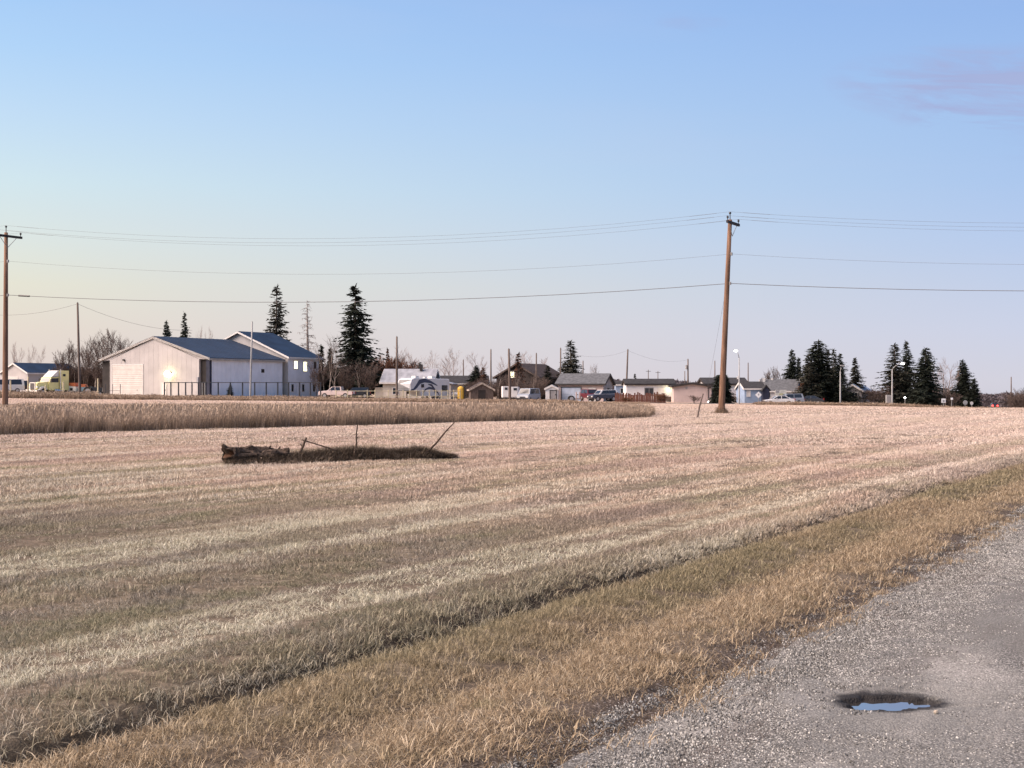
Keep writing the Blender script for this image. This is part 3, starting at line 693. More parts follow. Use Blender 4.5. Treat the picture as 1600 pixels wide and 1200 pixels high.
CON = {'dense0': conifer_meshes(1, 12, 2.5, 40, 14, 1, .62, tm=bark, cm=needle), 'dense1': conifer_meshes(2, 12, 2.7, 38, 13, 1, .66, tm=bark, cm=needle),
       'spruce0': conifer_meshes(3, 14, 3.0, 36, 12, 1, .85, tm=bark, cm=needle), 'spruce1': conifer_meshes(4, 14, 2.8, 34, 11, .97, .9, tm=bark, cm=needle2, droop=.35),
       'spruce2': conifer_meshes(5, 12, 2.6, 34, 11, 1, .95, tm=bark, cm=needle2), 'narrow': conifer_meshes(6, 10, 1.1, 36, 8, 1, .7, tm=bark, cm=needle),
       'sparse': conifer_meshes(7, 15, 2.7, 34, 10, .85, .75, tm=bark, cm=needle2, droop=.1), 'brown': conifer_meshes(8, 10, 1.5, 30, 7, .9, .85, tm=bark, cm=needle_red),
       'dead': conifer_meshes(9, 13, 1.7, 26, 5, .8, .7, tm=pale_bark, cm=pale_twig, dead=True), 'cedar': conifer_meshes(10, 4, 1.15, 30, 26, 1, .30, low=.03, tm=bark, cm=needle)}
HT = {'dense0': 12, 'dense1': 12, 'spruce0': 14, 'spruce1': 14, 'spruce2': 12, 'narrow': 10, 'sparse': 15, 'brown': 10, 'dead': 13, 'cedar': 4}
def crad(me):
    q = np.array([v.co for v in me.vertices]); return float(np.percentile(np.hypot(q[:, 0], q[:, 1]), 96)), float(q[:, 2].max())
RD = {'dense0': 2.5, 'dense1': 2.7, 'spruce0': 3.0, 'spruce1': 2.8, 'spruce2': 2.6, 'narrow': 1.1, 'sparse': 2.7, 'brown': 1.5, 'dead': 1.7, 'cedar': 1.15}
def plant(kind, px, top, d, label, hw=None, name=None, cat=None, group=None, base=None):
    p = P(px, d)
    if base is not None: p.z = EYE + (HOR - base) * d / F_PX
    h = EYE + (HOR - top) * d / F_PX - p.z
    if kind in CON:
        tm_, cm_ = CON[kind]; s = h / HT[kind]; w = s if hw is None else (hw * 1.28 * d / F_PX) / crad(cm_)[0]
        nm, ct = name or 'spruce_tree', cat or 'tree'
    else:
        tm_, cm_ = BARE[kind]; cr, zz = crad(cm_); s = h / zz; w = s * .95 if hw is None else (hw * 1.25 * d / F_PX) / cr
        nm, ct = name or 'bare_tree', cat or 'tree'
    t = thing(nm, label, ct, p, random.random() * 6.283, group, (w, w, s))
    link('trunk', tm_, t); link('crown', cm_, t)
    return t
SG = 'spruces standing behind the houses'
plant('dense0', 262, 503, 272, 'short dark spruce top behind the white shop roof, left of a taller one', 13, group=SG)
plant('spruce0', 289, 488, 275, 'taller of the two spruce tops peeking over the white shop ridge', 15, group=SG)
plant('sparse', 431, 447, 262, 'tall sparse spruce with ragged branches behind the blue-roofed house', 26, group=SG)
plant('dead', 482, 469, 266, 'dead bare conifer snag right of the blue-roofed house', 16, name='dead_conifer')
plant('spruce0', 555, 446, 246, 'tallest spruce, full crown, between the blue-roofed house and the fifth wheel', 40, group=SG)
plant('narrow', 500, 540, 252, 'thin dark spruce just right of the house with lit windows', 9, group=SG)
plant('narrow', 515, 545, 250, 'thin dark spruce among pale poplar trunks beside the tallest spruce', 8, group=SG)
plant('brown', 606, 545, 262, 'small browned spruce top above the russet willows', 7, group=SG)
plant('spruce1', 892, 532, 256, 'lone pointed spruce behind the pink garage', 24, group=SG)
plant('spruce2', 854, 571, 240, 'small spruce left of the pink garage', 14, group=SG)
plant('brown', 811, 552, 246, 'browned spruce in front of the big dark house roof', 12, group=SG)
plant('dense1', 741, 571, 252, 'dark bushy spruce left of the big dark house', 15, group=SG)
plant('brown', 757, 575, 250, 'rusty little spruce beside the dark house gable', 11, group=SG)
plant('spruce2', 993, 584, 275, 'small spruce tip above the white mobile home roof', 7, group=SG)
plant('cedar', 1128, 586, 211, 'dark column-like cedar directly behind the tall utility pole', 14, name='cedar_shrub', base=629)
plant('dense1', 1237, 547, 244, 'pointed dark spruce at the right end of the white house roof', 14, group=SG)
plant('narrow', 1250, 560, 246, 'slim spruce close beside the white house spruce', 7, group=SG)
plant('spruce2', 1265, 555, 233, 'left shoulder spruce of the big dark spruce clump', 18, group=SG)
plant('dense0', 1279, 533, 236, 'tallest and widest spruce of the big dark clump', 28, group=SG)
plant('spruce1', 1294, 546, 246, 'second spire from the left in the big dark spruce clump, thin', 13, group=SG)
plant('spruce1', 1303, 545, 242, 'grey thin spire in the middle of the big dark spruce clump', 14, group=SG)
plant('spruce0', 1313, 552, 234, 'right spruce of the big clump, behind the white lamp post', 19, group=SG)
plant('spruce2', 1338, 559, 244, 'separate spruce behind the small pale blue roof', 15, group=SG)
plant('spruce1', 1399, 537, 236, 'left spruce of the three beside the lit street lamp', 25, group=SG)
plant('spruce0', 1418, 533, 240, 'middle and tallest spruce of the three beside the lit street lamp', 19, group=SG)
plant('dense1', 1443, 544, 232, 'dense right spruce of the three beside the lit street lamp', 24, group=SG)
plant('dense0', 1507, 563, 250, 'conical spruce standing alone near the road signs', 17, group=SG)
plant('narrow', 1524, 592, 248, 'small spruce leaning on the right of the conical one', 9, group=SG)
plant('dense1', 359, 600, 219, 'tiny spruce growing beside the white shop side wall', 5, group=SG)
BG_ = 'bare trees behind the houses'
for i, (px, top, hw, k, lab) in enumerate([(104, 535, 12, 'bush0', 'low bare bush left of the pole by the semi truck'), (117, 526, 14, 'poplar0', 'bare tree directly behind the pole by the semi truck'),
        (134, 522, 14, 'bush1', 'bare tree right of the pole by the semi truck'), (148, 516, 15, 'poplar1', 'bare tree half hidden by the left corner of the shop'), (163, 513, 16, 'bush2', 'bare bushy tree above the left eave of the shop'),
        (180, 511, 15, 'bush0', 'tallest bare bush over the left slope of the shop roof'), (198, 516, 10, 'poplar2', 'rightmost bare tree over the left slope of the shop roof')]):
    plant(k, px, top, 262 - i, lab, hw * 1.25, group=BG_)
for px, top, lab in [(21, 531, 'faint bare tree right beside the left utility pole'), (27, 541, 'faint thin bare tree above the white gable roof'), (48, 536, 'faint bare tree above the dark blue roof'), (62, 538, 'faint bare tree left of the bushy row'),
                     (311, 506, 'faint bare tree top right of the spruces over the shop, left one'), (324, 508, 'faint bare tree top right of the spruces over the shop, right one')]:
    plant('pale%d' % (px % 3), px, top, 330, lab, 8, group=BG_)
for px, top, k, lab in [(497, 560, 'bush1', 'dark bare brush at the corner of the house with lit windows'), (507, 532, 'poplar0', 'pale-trunked poplar right of the dead snag'), (513, 520, 'poplar1', 'taller pale poplar between the thin spruces'), (523, 548, 'poplar2', 'leaning poplar left of the tallest spruce'),
                        (535, 560, 'bush2', 'bare bush at the left foot of the tallest spruce'), (565, 560, 'poplar1', 'pale poplar in front of the tallest spruce, right side'), (575, 563, 'bush0', 'dark bare bush at the right foot of the tallest spruce')]:
    plant(k, px, top, 238 - (px % 5), lab, 17 if 'bush' in k else 15, group=BG_)
for px, top, hw, lab in [(572, 556, 20, 'russet willow at the right side of the tallest spruce'), (590, 552, 20, 'broad russet willow left of the grey-roofed house'), (610, 552, 20, 'russet willow behind the grey-roofed house, left part'), (630, 553, 20, 'orange-brown willow behind the pole at the grey house'), (646, 558, 16, 'russet willow at the ridge of the grey-roofed house')]:
    plant('willow%d' % (px % 3), px, top, 252, lab, hw, group='russet willows', name='willow_shrub')
plant('dense1', 655, 566, 250, 'dark evergreen bush showing above the grey house ridge', 9, name='evergreen_bush')
for px, top, lab in [(628, 536, 'pale bare tree behind the pole at the grey house'), (650, 545, 'pale bare tree above the grey house ridge'), (673, 545, 'pale bare tree above the fifth wheel, left one'), (697, 543, 'big pale bare tree above the fifth wheel, middle one'), (709, 540, 'pale bare tree above the fifth wheel, right one'), (750, 548, 'pale bare tree left of the big dark house'), (789, 549, 'pale bare tree over the ridge of the big dark house'), (822, 546, 'pale bare tree right of the browned spruce'), (846, 556, 'pale bare tree over the right slope of the dark house')]:
    plant('pale%d' % (px % 3), px, top, 290 + px % 7, lab, 16, group=BG_)
for px, top, k, hw, lab in [(748, 590, 'bush0', 12, 'bare bush in front of the weathered shed, left side'), (766, 585, 'poplar0', 9, 'bare poplar at the right of the weathered shed'), (778, 578, 'poplar2', 12, 'bare tree under the lit gable of the dark house'), (790, 584, 'bush1', 13, 'bare bush before the white trailer, left side'), (806, 575, 'poplar1', 12, 'bare tree between the white trailers'),
                            (818, 592, 'bush2', 12, 'bare bush before the pale van'), (834, 576, 'poplar0', 13, 'bare poplar with pale trunk right of the pale van'), (843, 588, 'bush0', 12, 'bare bush left of the little spruce by the garage'), (728, 600, 'bush1', 9, 'low bare bush beside the yellow tank')]:
    plant(k, px, top, 226 + px % 6, lab, hw, group=BG_)
plant('pale0', 927, 568, 280, 'thin bare tree over the pink garage ridge, left one', 5, group=BG_); plant('poplar1', 934, 566, 281, 'bare tree over the pink garage ridge, right one', 7, group=BG_)
for px, top, lab in [(1196, 574, 'bare tree behind the white house chimney'), (1206, 571, 'bare tree over the middle of the white house roof'), (1220, 570, 'bare tree left of the pointed dark spruce')]:
    plant('bush%d' % (px % 3), px, top, 262, lab, 9, group=BG_)
plant('willow1', 1254, 590, 236, 'orange-brown bush left of the big dark spruce clump', 9, name='willow_shrub')
plant('spread0', 1474, 556, 244, 'pale spreading bare tree right of the three spruces', 24, group=BG_)
plant('spread1', 1463, 575, 250, 'smaller pale bare tree behind the dense right spruce', 12, group=BG_)
plant('bush0', 1362, 606, 236, 'round dark bush right of the small pale blue roof', 12, name='bare_bush', cat='bush'); plant('bush1', 1377, 600, 234, 'grey bare bush left of the street lamp', 14, name='bare_bush', cat='bush')
plant('bush2', 1467, 608, 232, 'dark bush under the pale spreading tree', 15, name='bare_bush', cat='bush'); plant('bush0', 1488, 610, 230, 'dark bush left of the conical spruce', 14, name='bare_bush', cat='bush')
plant('bush1', 1600, 600, 262, 'dark bare bush at the right edge of the picture', 20, name='bare_bush', cat='bush', base=644); plant('bush2', 1590, 612, 256, 'low dark bush beside the larger one at the right edge', 10, name='bare_bush', cat='bush', base=642)
plant('bush1', 1147, 616, 216, 'low bare bush under the stair rail of the white house', 8, name='bare_bush', cat='bush')
plant('bush0', 1085, 617, 214, 'low bare bush in front of the pink mobile home', 9, name='bare_bush', cat='bush')
# far wood on the horizon
n = 900; px = RNG.uniform(1040, 1900, n); d = RNG.uniform(1250, 1700, n); x = (px - 800) / F_PX * d
px2 = RNG.uniform(900, 1040, 120); d2 = RNG.uniform(1500, 1800, 120)
x = np.concatenate([x, (px2 - 800) / F_PX * d2]); y = np.concatenate([d, d2]); n = len(x)
fm = mat('far_wood', (.115, .10, .11), .95, .2, .05)
def blob_wood(seed):
    r = np.random.default_rng(seed); m = MB()
    for i in range(260):
        a = r.random() * 6.28; q = math.sqrt(r.random()) * 3.2; z = r.random() ** .8 * 9.5; w = .5 + .5 * r.random(); q *= 1 - .5 * (z / 10) ** 2
        c = Vector((q * math.cos(a), q * math.sin(a), z)); t = Vector((r.normal(), r.normal(), 1.2)).normalized(); s = t.cross(Vector((r.normal(), r.normal(), .1))).normalized()
        m.add([c - s * w * .4, c + s * w * .4, c + t * 2.2 * w], [(0, 1, 2)])
    return m.mesh('far_tree', fm)
s_ = RNG.uniform(.8, 1.25, n)
scatter('far_wood', np.stack([x, y, ground(x, y) - .5], -1), np.stack([x * 0, x * 0, RNG.random(n) * 6.283], -1), np.stack([s_ * 1.8, s_ * 1.8, s_ * 1.15], -1), RNG.integers(0, 3, n), [blob_wood(k) for k in range(3)], 'far bare wood low on the horizon', 'wood')

# brushwood thickets between the yards: too dense to count
def thicket(name, spans, kinds, label):
    xs_, ys_, hs_ = [], [], []
    for p0, p1, d0, d1, h0, h1, n_ in spans:
        px_ = RNG.uniform(p0, p1, n_); d__ = RNG.uniform(d0, d1, n_); xs_.append((px_ - 800) / F_PX * d__); ys_.append(d__); hs_.append(RNG.uniform(h0, h1, n_))
    x_ = np.concatenate(xs_); y_ = np.concatenate(ys_); h_ = np.concatenate(hs_); n_ = len(x_)
    srcs = []
    for kd in kinds:
        srcs.append(BARE[kd][1])
    zz = np.array([crad(m)[1] for m in srcs]); ii = RNG.integers(0, len(srcs), n_); s__ = h_ / zz[ii]
    scatter(name, np.stack([x_, y_, ground(x_, y_) - .1], -1), np.stack([x_ * 0, x_ * 0, RNG.random(n_) * 6.283], -1), np.stack([s__ * 1.2, s__ * 1.2, s__], -1), ii, srcs, label, 'brushwood')
thicket('dark_brushwood', [(494, 600, 250, 262, 3.0, 6.5, 90), (92, 158, 262, 275, 3.0, 6.0, 60), (735, 852, 232, 246, 1.6, 4.0, 90), (960, 1050, 250, 262, 1.5, 2.6, 20), (1584, 1660, 252, 264, 2.6, 4.2, 50)], ['bush0', 'bush1', 'bush2'], 'dark bare brushwood filling the gaps between the yards')
thicket('russet_brushwood', [(560, 652, 256, 268, 4.0, 6.6, 80), (1245, 1262, 240, 248, 2, 4, 10)], ['willow0', 'willow1', 'willow2'], 'russet brown brushwood beside the tallest spruce')

# ------------------------------------------------------------------ buildings
white_metal = mat('white_metal_siding', (.42, .40, .395), .6, .08, .35, wave=('X', 1.6, .10))
white_metal_y = mat('shade_blue_metal_siding', (.66, .70, .78), .55, .05, .6, wave=('Y', 1.6, .35))  # white siding, blue skylight of the shaded side put into its colour
panel_door = mat('pale_overhead_door', (.54, .51, .48), .5, .06, 1.0, wave=('Z', 1.0, .3))
navy_roof = mat('navy_metal_roof', (.013, .029, .062), .6, .15, .5, spec=.2)
dark_trim = mat('dark_trim', (.035, .03, .03), .7, .2, 2)
white_trim = mat('white_trim', (.62, .60, .58), .6, .05, 2)
dark_bay = mat('dark_brown_wall', (.030, .026, .025), .8, .2, 1)
navy_bay = mat('navy_wall', (.020, .024, .045), .7, .2, 1)
glass = mat('dark_window_glass', (.02, .025, .035), .12, .1, 1, spec=.6)
lit_glass = mat('lit_window', (.5, .45, .3), .4, .1, 2, emit=((1.0, .93, .62), 1.1))
warm_lamp = mat('warm_lamp', (1, .9, .6), .4, 0, 1, emit=((1.0, .86, .45), 9.0))
cool_lamp = mat('cool_lamp', (1, 1, 1), .4, 0, 1, emit=((1.0, .98, .95), 5.0))
red_lamp = mat('red_tail_lamp', (.8, .05, .05), .4, 0, 1, emit=((1.0, .055, .045), 3.2))
shingle_grey = mat('grey_shingles', (.095, .10, .11), .9, .2, 2.5, .4, 12)
shingle_dark = mat('dark_shingles', (.032, .032, .035), .9, .25, 2.5, .4, 12)
shingle_brown = mat('brown_shingles', (.05, .038, .036), .9, .25, 2.5, .4, 12)
metal_grey = mat('grey_metal_roof', (.28, .29, .32), .5, .15, 1.2, spec=.4, stretch=(1, .2, 1))
pink_siding = mat('pink_beige_siding', (.50, .40, .375), .7, .06, 1, wave=('Z', 2.2, .25))
white_siding = mat('white_vinyl_siding', (.70, .69, .69), .6, .06, 1, wave=('Z', 2.2, .25))
cream_siding = mat('cream_stucco', (.50, .45, .39), .85, .12, .8)
grey_siding = mat('grey_siding', (.27, .26, .265), .75, .1, 1, wave=('Z', 2.2, .25))
blue_siding = mat('blue_grey_siding', (.25, .33, .46), .7, .08, 1, wave=('Z', 2.2, .25))
brown_siding = mat('dark_brown_siding', (.045, .036, .034), .85, .25, 1.5, wave=('X', 1.6, .3))
weathered = mat('weathered_boards', (.10, .078, .07), .95, .3, 3, .5, 15, stretch=(4, 4, .4))

def face_map(face, W, D, a):
    if face == 'F': return lambda s, t, n: (a + s, -n, t)
    if face == 'B': return lambda s, t, n: (a - s, D + n, t)
    if face == 'R': return lambda s, t, n: (W / 2 + n, a + s, t)
    return lambda s, t, n: (-W / 2 - n, a - s, t)
def slab(m, f, s0, s1, t0, t1, n0, n1):
    vs = [f(s, t, n) for n in (n0, n1) for s, t in ((s0, t0), (s1, t0), (s1, t1), (s0, t1))]
    m.add(vs, [(0, 1, 2, 3), (7, 6, 5, 4), (0, 4, 5, 1), (1, 5, 6, 2), (2, 6, 7, 3), (3, 7, 4, 0)])
def window(root, face, W, D, a, z, w, h, pane=None, frame=None, name='window', mull=True):
    f = face_map(face, W, D, a); m = MB(); t = .10 if w > .7 else .07
    slab(m, f, -w / 2 - t, w / 2 + t, z - t, z, .002, .09); slab(m, f, -w / 2 - t, w / 2 + t, z + h, z + h + t, .002, .08)
    slab(m, f, -w / 2 - t, -w / 2, z, z + h, .002, .075); slab(m, f, w / 2, w / 2 + t, z, z + h, .002, .075)
    if mull and w > .9: slab(m, f, -.03, .03, z, z + h, .03, .07)
    o = m.build(name, frame or white_trim, root)
    q = MB(); slab(q, f, -w / 2, w / 2, z, z + h, .004, .03); q.build('pane', pane or glass, o)
    return o
def door(root, face, W, D, a, w, h, mat_=None, frame=None, name='door', rows=0):
    f = face_map(face, W, D, a); m = MB()
    if rows:
        for k in range(rows): slab(m, f, -w / 2, w / 2, h * k / rows + .015, h * (k + 1) / rows - .015, .003, .05)
        slab(m, f, -w / 2, w / 2, 0, h, .002, .03)
    else: slab(m, f, -w / 2, w / 2, 0, h, .003, .05)
    o = m.build(name, mat_ or dark_trim, root)
    q = MB(); t = .12
    slab(q, f, -w / 2 - t, -w / 2, 0, h + t, .002, .08); slab(q, f, w / 2, w / 2 + t, 0, h + t, .002, .08); slab(q, f, -w / 2, w / 2, h, h + t, .002, .075)
    q.build('frame', frame or white_trim, o)
    g = MB(); slab(g, f, w * .32, w * .32 + .12, 1.0, 1.12, .05, .11); g.build('handle', dark_trim, o)
    return o
def house(name, label, cat, loc, rz, W, D, hw, hr, gable, wm, rm, oh=.4, fascia=None, thick=.22, group=None, side_mat=None):
    t = thing(name, label, cat, loc, rz, group); m = MB()
    if gable == 'front': m.prism([(-W / 2, -.6), (W / 2, -.6), (W / 2, hw), (0, hw + hr), (-W / 2, hw)], 0, D)
    else: m.prism([(0, -.6), (D, -.6), (D, hw), (D / 2, hw + hr), (0, hw)], -W / 2, W / 2, axis='x')
    o = m.build('wall', wm, t)
    if side_mat is not None:
        o.data.materials.append(side_mat)
        for p in o.data.polygons:
            if abs(p.normal.x) > .9: p.material_index = 1
    half = W / 2 if gable == 'front' else D / 2; sl = hr / half; e = .012
    m = MB(); fa = MB()
    for s in (-1, 1):
        poly = [(s * (half + oh), hw - oh * sl + e), (0, hw + hr + e), (0, hw + hr + thick + e), (s * (half + oh), hw - oh * sl + thick + e)]
        fp = [(s * (half + oh), hw - oh * sl - .10), (s * .002, hw + hr - .10), (s * .002, hw + hr + thick - .02), (s * (half + oh), hw - oh * sl + thick - .02)]
        if gable == 'front':
            m.prism(poly, -oh, D + oh); fa.prism(fp, -oh - .05, -oh - .003); fa.prism(fp, D + oh + .003, D + oh + .05)
            fa.box((s * (half + oh + .03), D / 2, hw - oh * sl + .06), (.05, D + 2 * oh, .28))
        else:
            poly = [(a + D / 2, z) for a, z in poly]; fp = [(a + D / 2, z) for a, z in fp]
            m.prism(poly, -W / 2 - oh, W / 2 + oh, axis='x'); fa.prism(fp, -W / 2 - oh - .05, -W / 2 - oh - .003, axis='x'); fa.prism(fp, W / 2 + oh + .003, W / 2 + oh + .05, axis='x')
            fa.box((0, D / 2 + s * (half + oh + .03), hw - oh * sl + .06), (W + 2 * oh, .05, .24))
    r = m.build('roof', rm, t); fa.build('fascia', fascia or white_trim, r)
    return t
def chimney(root, x, y, z, w=.5, h=.9, mt=None):
    MB().box((x, y, z + h / 2), (w, w, h)).build('chimney', mt or metal_grey, root)

# white shop with navy roof
SR = math.atan2(-.489, .872); Rz = Matrix.Rotation(SR, 3, 'Z')
FR = Vector((-47.3, 220, 0)); W1 = 23.3; FLc = FR - Rz @ Vector((W1, 0, 0)); mid = (FR + FLc) / 2; SZ = EYE + (HOR - 620) * 220 / F_PX
shop = house('workshop', 'large white metal workshop with navy roof and a glowing wall lamp', 'workshop', (mid.x, mid.y, SZ), SR, W1 - 4.6, 18.5, 5.9, 2.75, 'front', white_metal, navy_roof, oh=.3)
# rebuild its roof and walls so that the roof also covers the two open dark side bays
for c in list(shop.children): bpy.data.objects.remove(c, do_unlink=True)
for c in [o for o in bpy.data.objects if o.name.startswith('fascia') and o.parent is None]: bpy.data.objects.remove(c, do_unlink=True)
w2 = W1 / 2; wi = w2 - 2.1; dx0 = -wi + 3.9; he = 5.9; hr = 3.5
m = MB(); m.prism([(-wi, -.6), (wi, -.6), (wi, he - .0), (0, he + hr * .98), (-wi, he)], 0, 18.5); m.build('wall', white_metal, shop)
m = MB()
for s in (-1, 1): m.prism([(s * wi, he + .02), (s * w2, he - .05), (s * w2, he + .10), (s * wi * .2, he + hr * .86)], .02, .12)
m.build('gable_panel', white_metal, shop)
m = MB().box((-(wi + w2) / 2 - .05, .5, he / 2 - .3), (w2 - wi - .02, .1, he + .3)); m.build('dark_bay_wall', dark_bay, shop)
m = MB().box(((wi + w2) / 2 - .30, .5, he / 2 - .3), (w2 - wi - .62, .1, he + .3)); m.build('dark_bay_wall', dark_bay, shop)
m = MB().box((w2 - .30, 9.4, he / 2 - .35), (.2, 17.9, he + .4)); m.build('side_wall', white_metal_y, shop)
m = MB().box((w2 - .36, .33, he / 2 - .35), (.70, .5, he + .38)); m.build('corner_post', navy_bay, shop)
m = MB().box((-w2 + .2, 9.7, he / 2 - .35), (.2, 17.5, he + .4)); m.build('side_wall', white_metal_y, shop)
m = MB(); fa = MB(); sl = hr / w2
for s in (-1, 1):
    m.prism([(s * (w2 + .25), he - .25 * sl + .05), (0, he + hr + .05), (0, he + hr + .30), (s * (w2 + .25), he - .25 * sl + .30)], -.15, 18.6)
    fa.prism([(s * (w2 + .27), he - .25 * sl - .12), (s * .003, he + hr - .12), (s * .003, he + hr + .26), (s * (w2 + .27), he - .25 * sl + .26)], -.21, -.155)
    fa.box((s * (w2 + .29), 9.1, he - .02), (.06, 18.9, .3))
for k in range(int(2 * wi)):
    x_ = -wi + .5 + k; zt = he + hr * (1 - abs(x_) / w2) - .15
    if x_ < dx0 - 3.5 or x_ > dx0 + 3.5: MB().box((x_, -.006, zt / 2), (.06, .010, zt)).build('panel_rib', white_metal, shop)
    else: MB().box((x_, -.006, (zt + 5.35) / 2), (.06, .010, zt - 5.35)).build('panel_rib', white_metal, shop)
rib_me = MB().box((0, 0, he / 2 - .2), (.03, .07, he + .1)).mesh('panel_rib', white_metal_y)
for k in range(17): link('panel_rib', rib_me, shop).location = (w2 - .185, 1.2 + k, 0)
r_ = m.build('roof', navy_roof, shop)
for s in (-1, 1):
    sm_ = MB().tube([(s * .05, 0, he + hr + .30), (s * (w2 + .2), 0, he - .2 * sl + .30)], .035, 4).mesh('roof_seam', navy_roof)
    for k in range(19): link('roof_seam', sm_, r_).location = (0, .1 + k, 0); fa.build('fascia', white_trim, r_)
dx = -wi + 3.9
door(shop, 'F', 0, 18.5, dx, 6.6, 5.1, panel_door, name='overhead_door', rows=7)
door(shop, 'F', 0, 18.5, 2.2, .95, 2.1, white_trim)
MB().box((wi - .2, -.08, 2.6), (.3, .16, 1.0)).build('meter_box', metal_grey, shop)
lamp = MB().box((3.55, -.2, 3.85), (.5, .4, .25)).build('wall_lamp', dark_trim, shop)
MB().ball((3.55, -.68, 3.62), .50, 12, 8).build('bulb', warm_lamp, lamp)  # ball far larger than a bulb, shaped to show the lamp's glare
MB().box((-wi + 3.2, -.15, he + .02), (.35, .28, .25)).build('dark_lamp', dark_trim, shop)
f = face_map('R', 2 * w2 - .4, 18.5, 13.2); q = MB(); slab(q, f, -.35, .35, 3.9, 4.5, .003, .08); q.build('vent', dark_trim, shop)
lp = bpy.data.objects.new('wall_lamp_light', bpy.data.lights.new('wall_lamp_light', 'POINT')); COL.objects.link(lp); lp.parent = shop; lp.location = (3.55, -1.6, 3.6); lp.data.energy = 14; lp.data.color = (1, .84, .5); lp.data.shadow_soft_size = .4
# house joined behind the shop
BR = FR + Rz @ Vector((0, 18.55, 0)); W3 = 21.0; hc = BR - Rz @ Vector((W3 / 2 - .55, 0, 0)) + Rz @ Vector((0, .4, 0))
hs = house('blue_roofed_house', 'tall white house with navy roof and two lit upper windows behind the workshop', 'house', (hc.x, hc.y, SZ - .1), SR, W3, 8.4, 6.7, 4.3, 'front', white_metal, navy_roof, oh=.55, side_mat=white_metal_y)
for a, z, w, h, pn in ((2.0, 4.75, .95, 1.3, lit_glass), (4.55, 4.35, 1.0, 1.6, lit_glass), (7.3, 4.8, .75, 1.2, glass), (1.1, .9, .6, 1.2, glass), (4.0, .9, .6, 1.2, glass), (7.0, .9, .6, 1.2, glass)):
    window(hs, 'R', W3, 8.4, a, z, w, h, pn, mull=False)
window(hs, 'F', W3, 8.4, -3.5, 8.2, 1.0, .8, glass)
chimney(hs, -4.5, 6, 9.4, .35, .9, white_trim)

# left edge: far white gable building with dark blue roof
def at(px, d, base): p = P(px, d); p.z = EYE + (HOR - base) * d / F_PX; return p
b1 = house('white_gable_shed', 'distant white gabled building with dark blue roof behind the semi truck', 'building', at(22, 282, 616), math.radians(-34), 8.6, 13, 4.2, 1.9, 'front', white_metal, navy_roof, oh=.3)
door(b1, 'F', 8.6, 13, -.6, 3.4, 3.4, panel_door, name='overhead_door', rows=5)
window(b1, 'R', 8.6, 13, 4, 1.6, 1.2, 1.0); window(b1, 'R', 8.6, 13, 9, 1.6, 1.2, 1.0)
# cream house with grey metal roof behind the fifth wheel
b2 = house('cream_house', 'cream house with pale grey metal roof behind the fifth wheel camper', 'house', at(636, 236, 625), math.radians(-6), 8.2, 7.4, 3.05, 2.0, 'side', cream_siding, metal_grey, oh=.5)
window(b2, 'F', 8.2, 7.4, -1.9, 1.0, 1.0, 1.0, frame=white_trim); window(b2, 'F', 8.2, 7.4, 1.0, .9, .8, 1.2); chimney(b2, 1.9, 3.0, 4.9, .45, 1.1, dark_trim)
MB().box((-4.9, 2.2, 1.0), (1.5, 2.4, 2.2)).build('porch', cream_siding, b2)
m = MB().prism([(5.0, -.6), (7.2, -.6), (7.2, 2.6), (5.0, 3.2)], 1.2, 6.0); m.build('lean_to', cream_siding, b2)
MB().prism([(4.15, 3.45), (7.6, 2.6), (7.6, 2.75), (4.15, 3.62)], .9, 6.3).build('lean_to_roof', metal_grey, b2)
b3 = house('low_dark_roofed_house', 'low house with long dark roof right behind the yellow tank', 'house', at(716, 256, 622), math.radians(4), 10.5, 7, 2.7, 1.2, 'side', cream_siding, shingle_dark, oh=.5)
window(b3, 'F', 10.5, 7, 1.5, 1.0, 1.2, 1.0); door(b3, 'F', 10.5, 7, 3.6, .95, 2.05, white_trim)
b4 = house('weathered_shed', 'small weathered board shed with pale roof edges behind bare bushes', 'shed', at(753, 224, 626), math.radians(6), 3.6, 4.5, 1.75, 1.0, 'front', weathered, shingle_brown, oh=.25, fascia=pale_bark)
door(b4, 'F', 3.6, 4.5, 0, 1.2, 1.7, dark_bay, frame=weathered)
b5 = house('dark_house', 'big dark brown house behind bare trees with a glowing gable window', 'house', at(808, 250, 624), math.radians(-26), 8.2, 11.5, 4.0, 2.2, 'front', brown_siding, shingle_brown, oh=.5, fascia=weathered)
window(b5, 'F', 8.2, 11.5, -1.0, 3.9, 1.1, 1.0, lit_glass); window(b5, 'F', 8.2, 11.5, 1.6, 1.0, 1.3, 1.1); window(b5, 'R', 8.2, 11.5, 3, 1.2, 1.3, 1.1); window(b5, 'R', 8.2, 11.5, 7, 1.2, 1.3, 1.1)
b6 = house('pale_garden_shed', 'small pale blue garden shed with dark door left of the pink garage', 'shed', at(862, 220, 627), math.radians(-4), 1.95, 2.4, 1.9, .5, 'front', white_siding, metal_grey, oh=.12)
door(b6, 'F', 1.95, 2.4, .25, .9, 1.65, grey_siding, frame=dark_trim)
# pink garage
b7 = house('pink_garage', 'pink-beige garage with grey shingle roof and pale overhead door', 'garage', at(907, 222, 627), math.radians(-17), 7.4, 6.4, 2.75, 1.45, 'side', pink_siding, shingle_grey, oh=.4, fascia=dark_trim, side_mat=grey_siding)  # grey end walls: their shade is put into the siding colour
door(b7, 'F', 7.4, 6.4, -1.5, 3.1, 2.15, mat('pale_blue_door', (.42, .48, .58), .5, .1, 1.5), frame=dark_trim, name='overhead_door', rows=4)
window(b7, 'R', 7.4, 6.4, 3.3, 1.2, 1.0, .8, frame=dark_trim); door(b7, 'F', 7.4, 6.4, 1.9, .9, 2.0, white_trim)
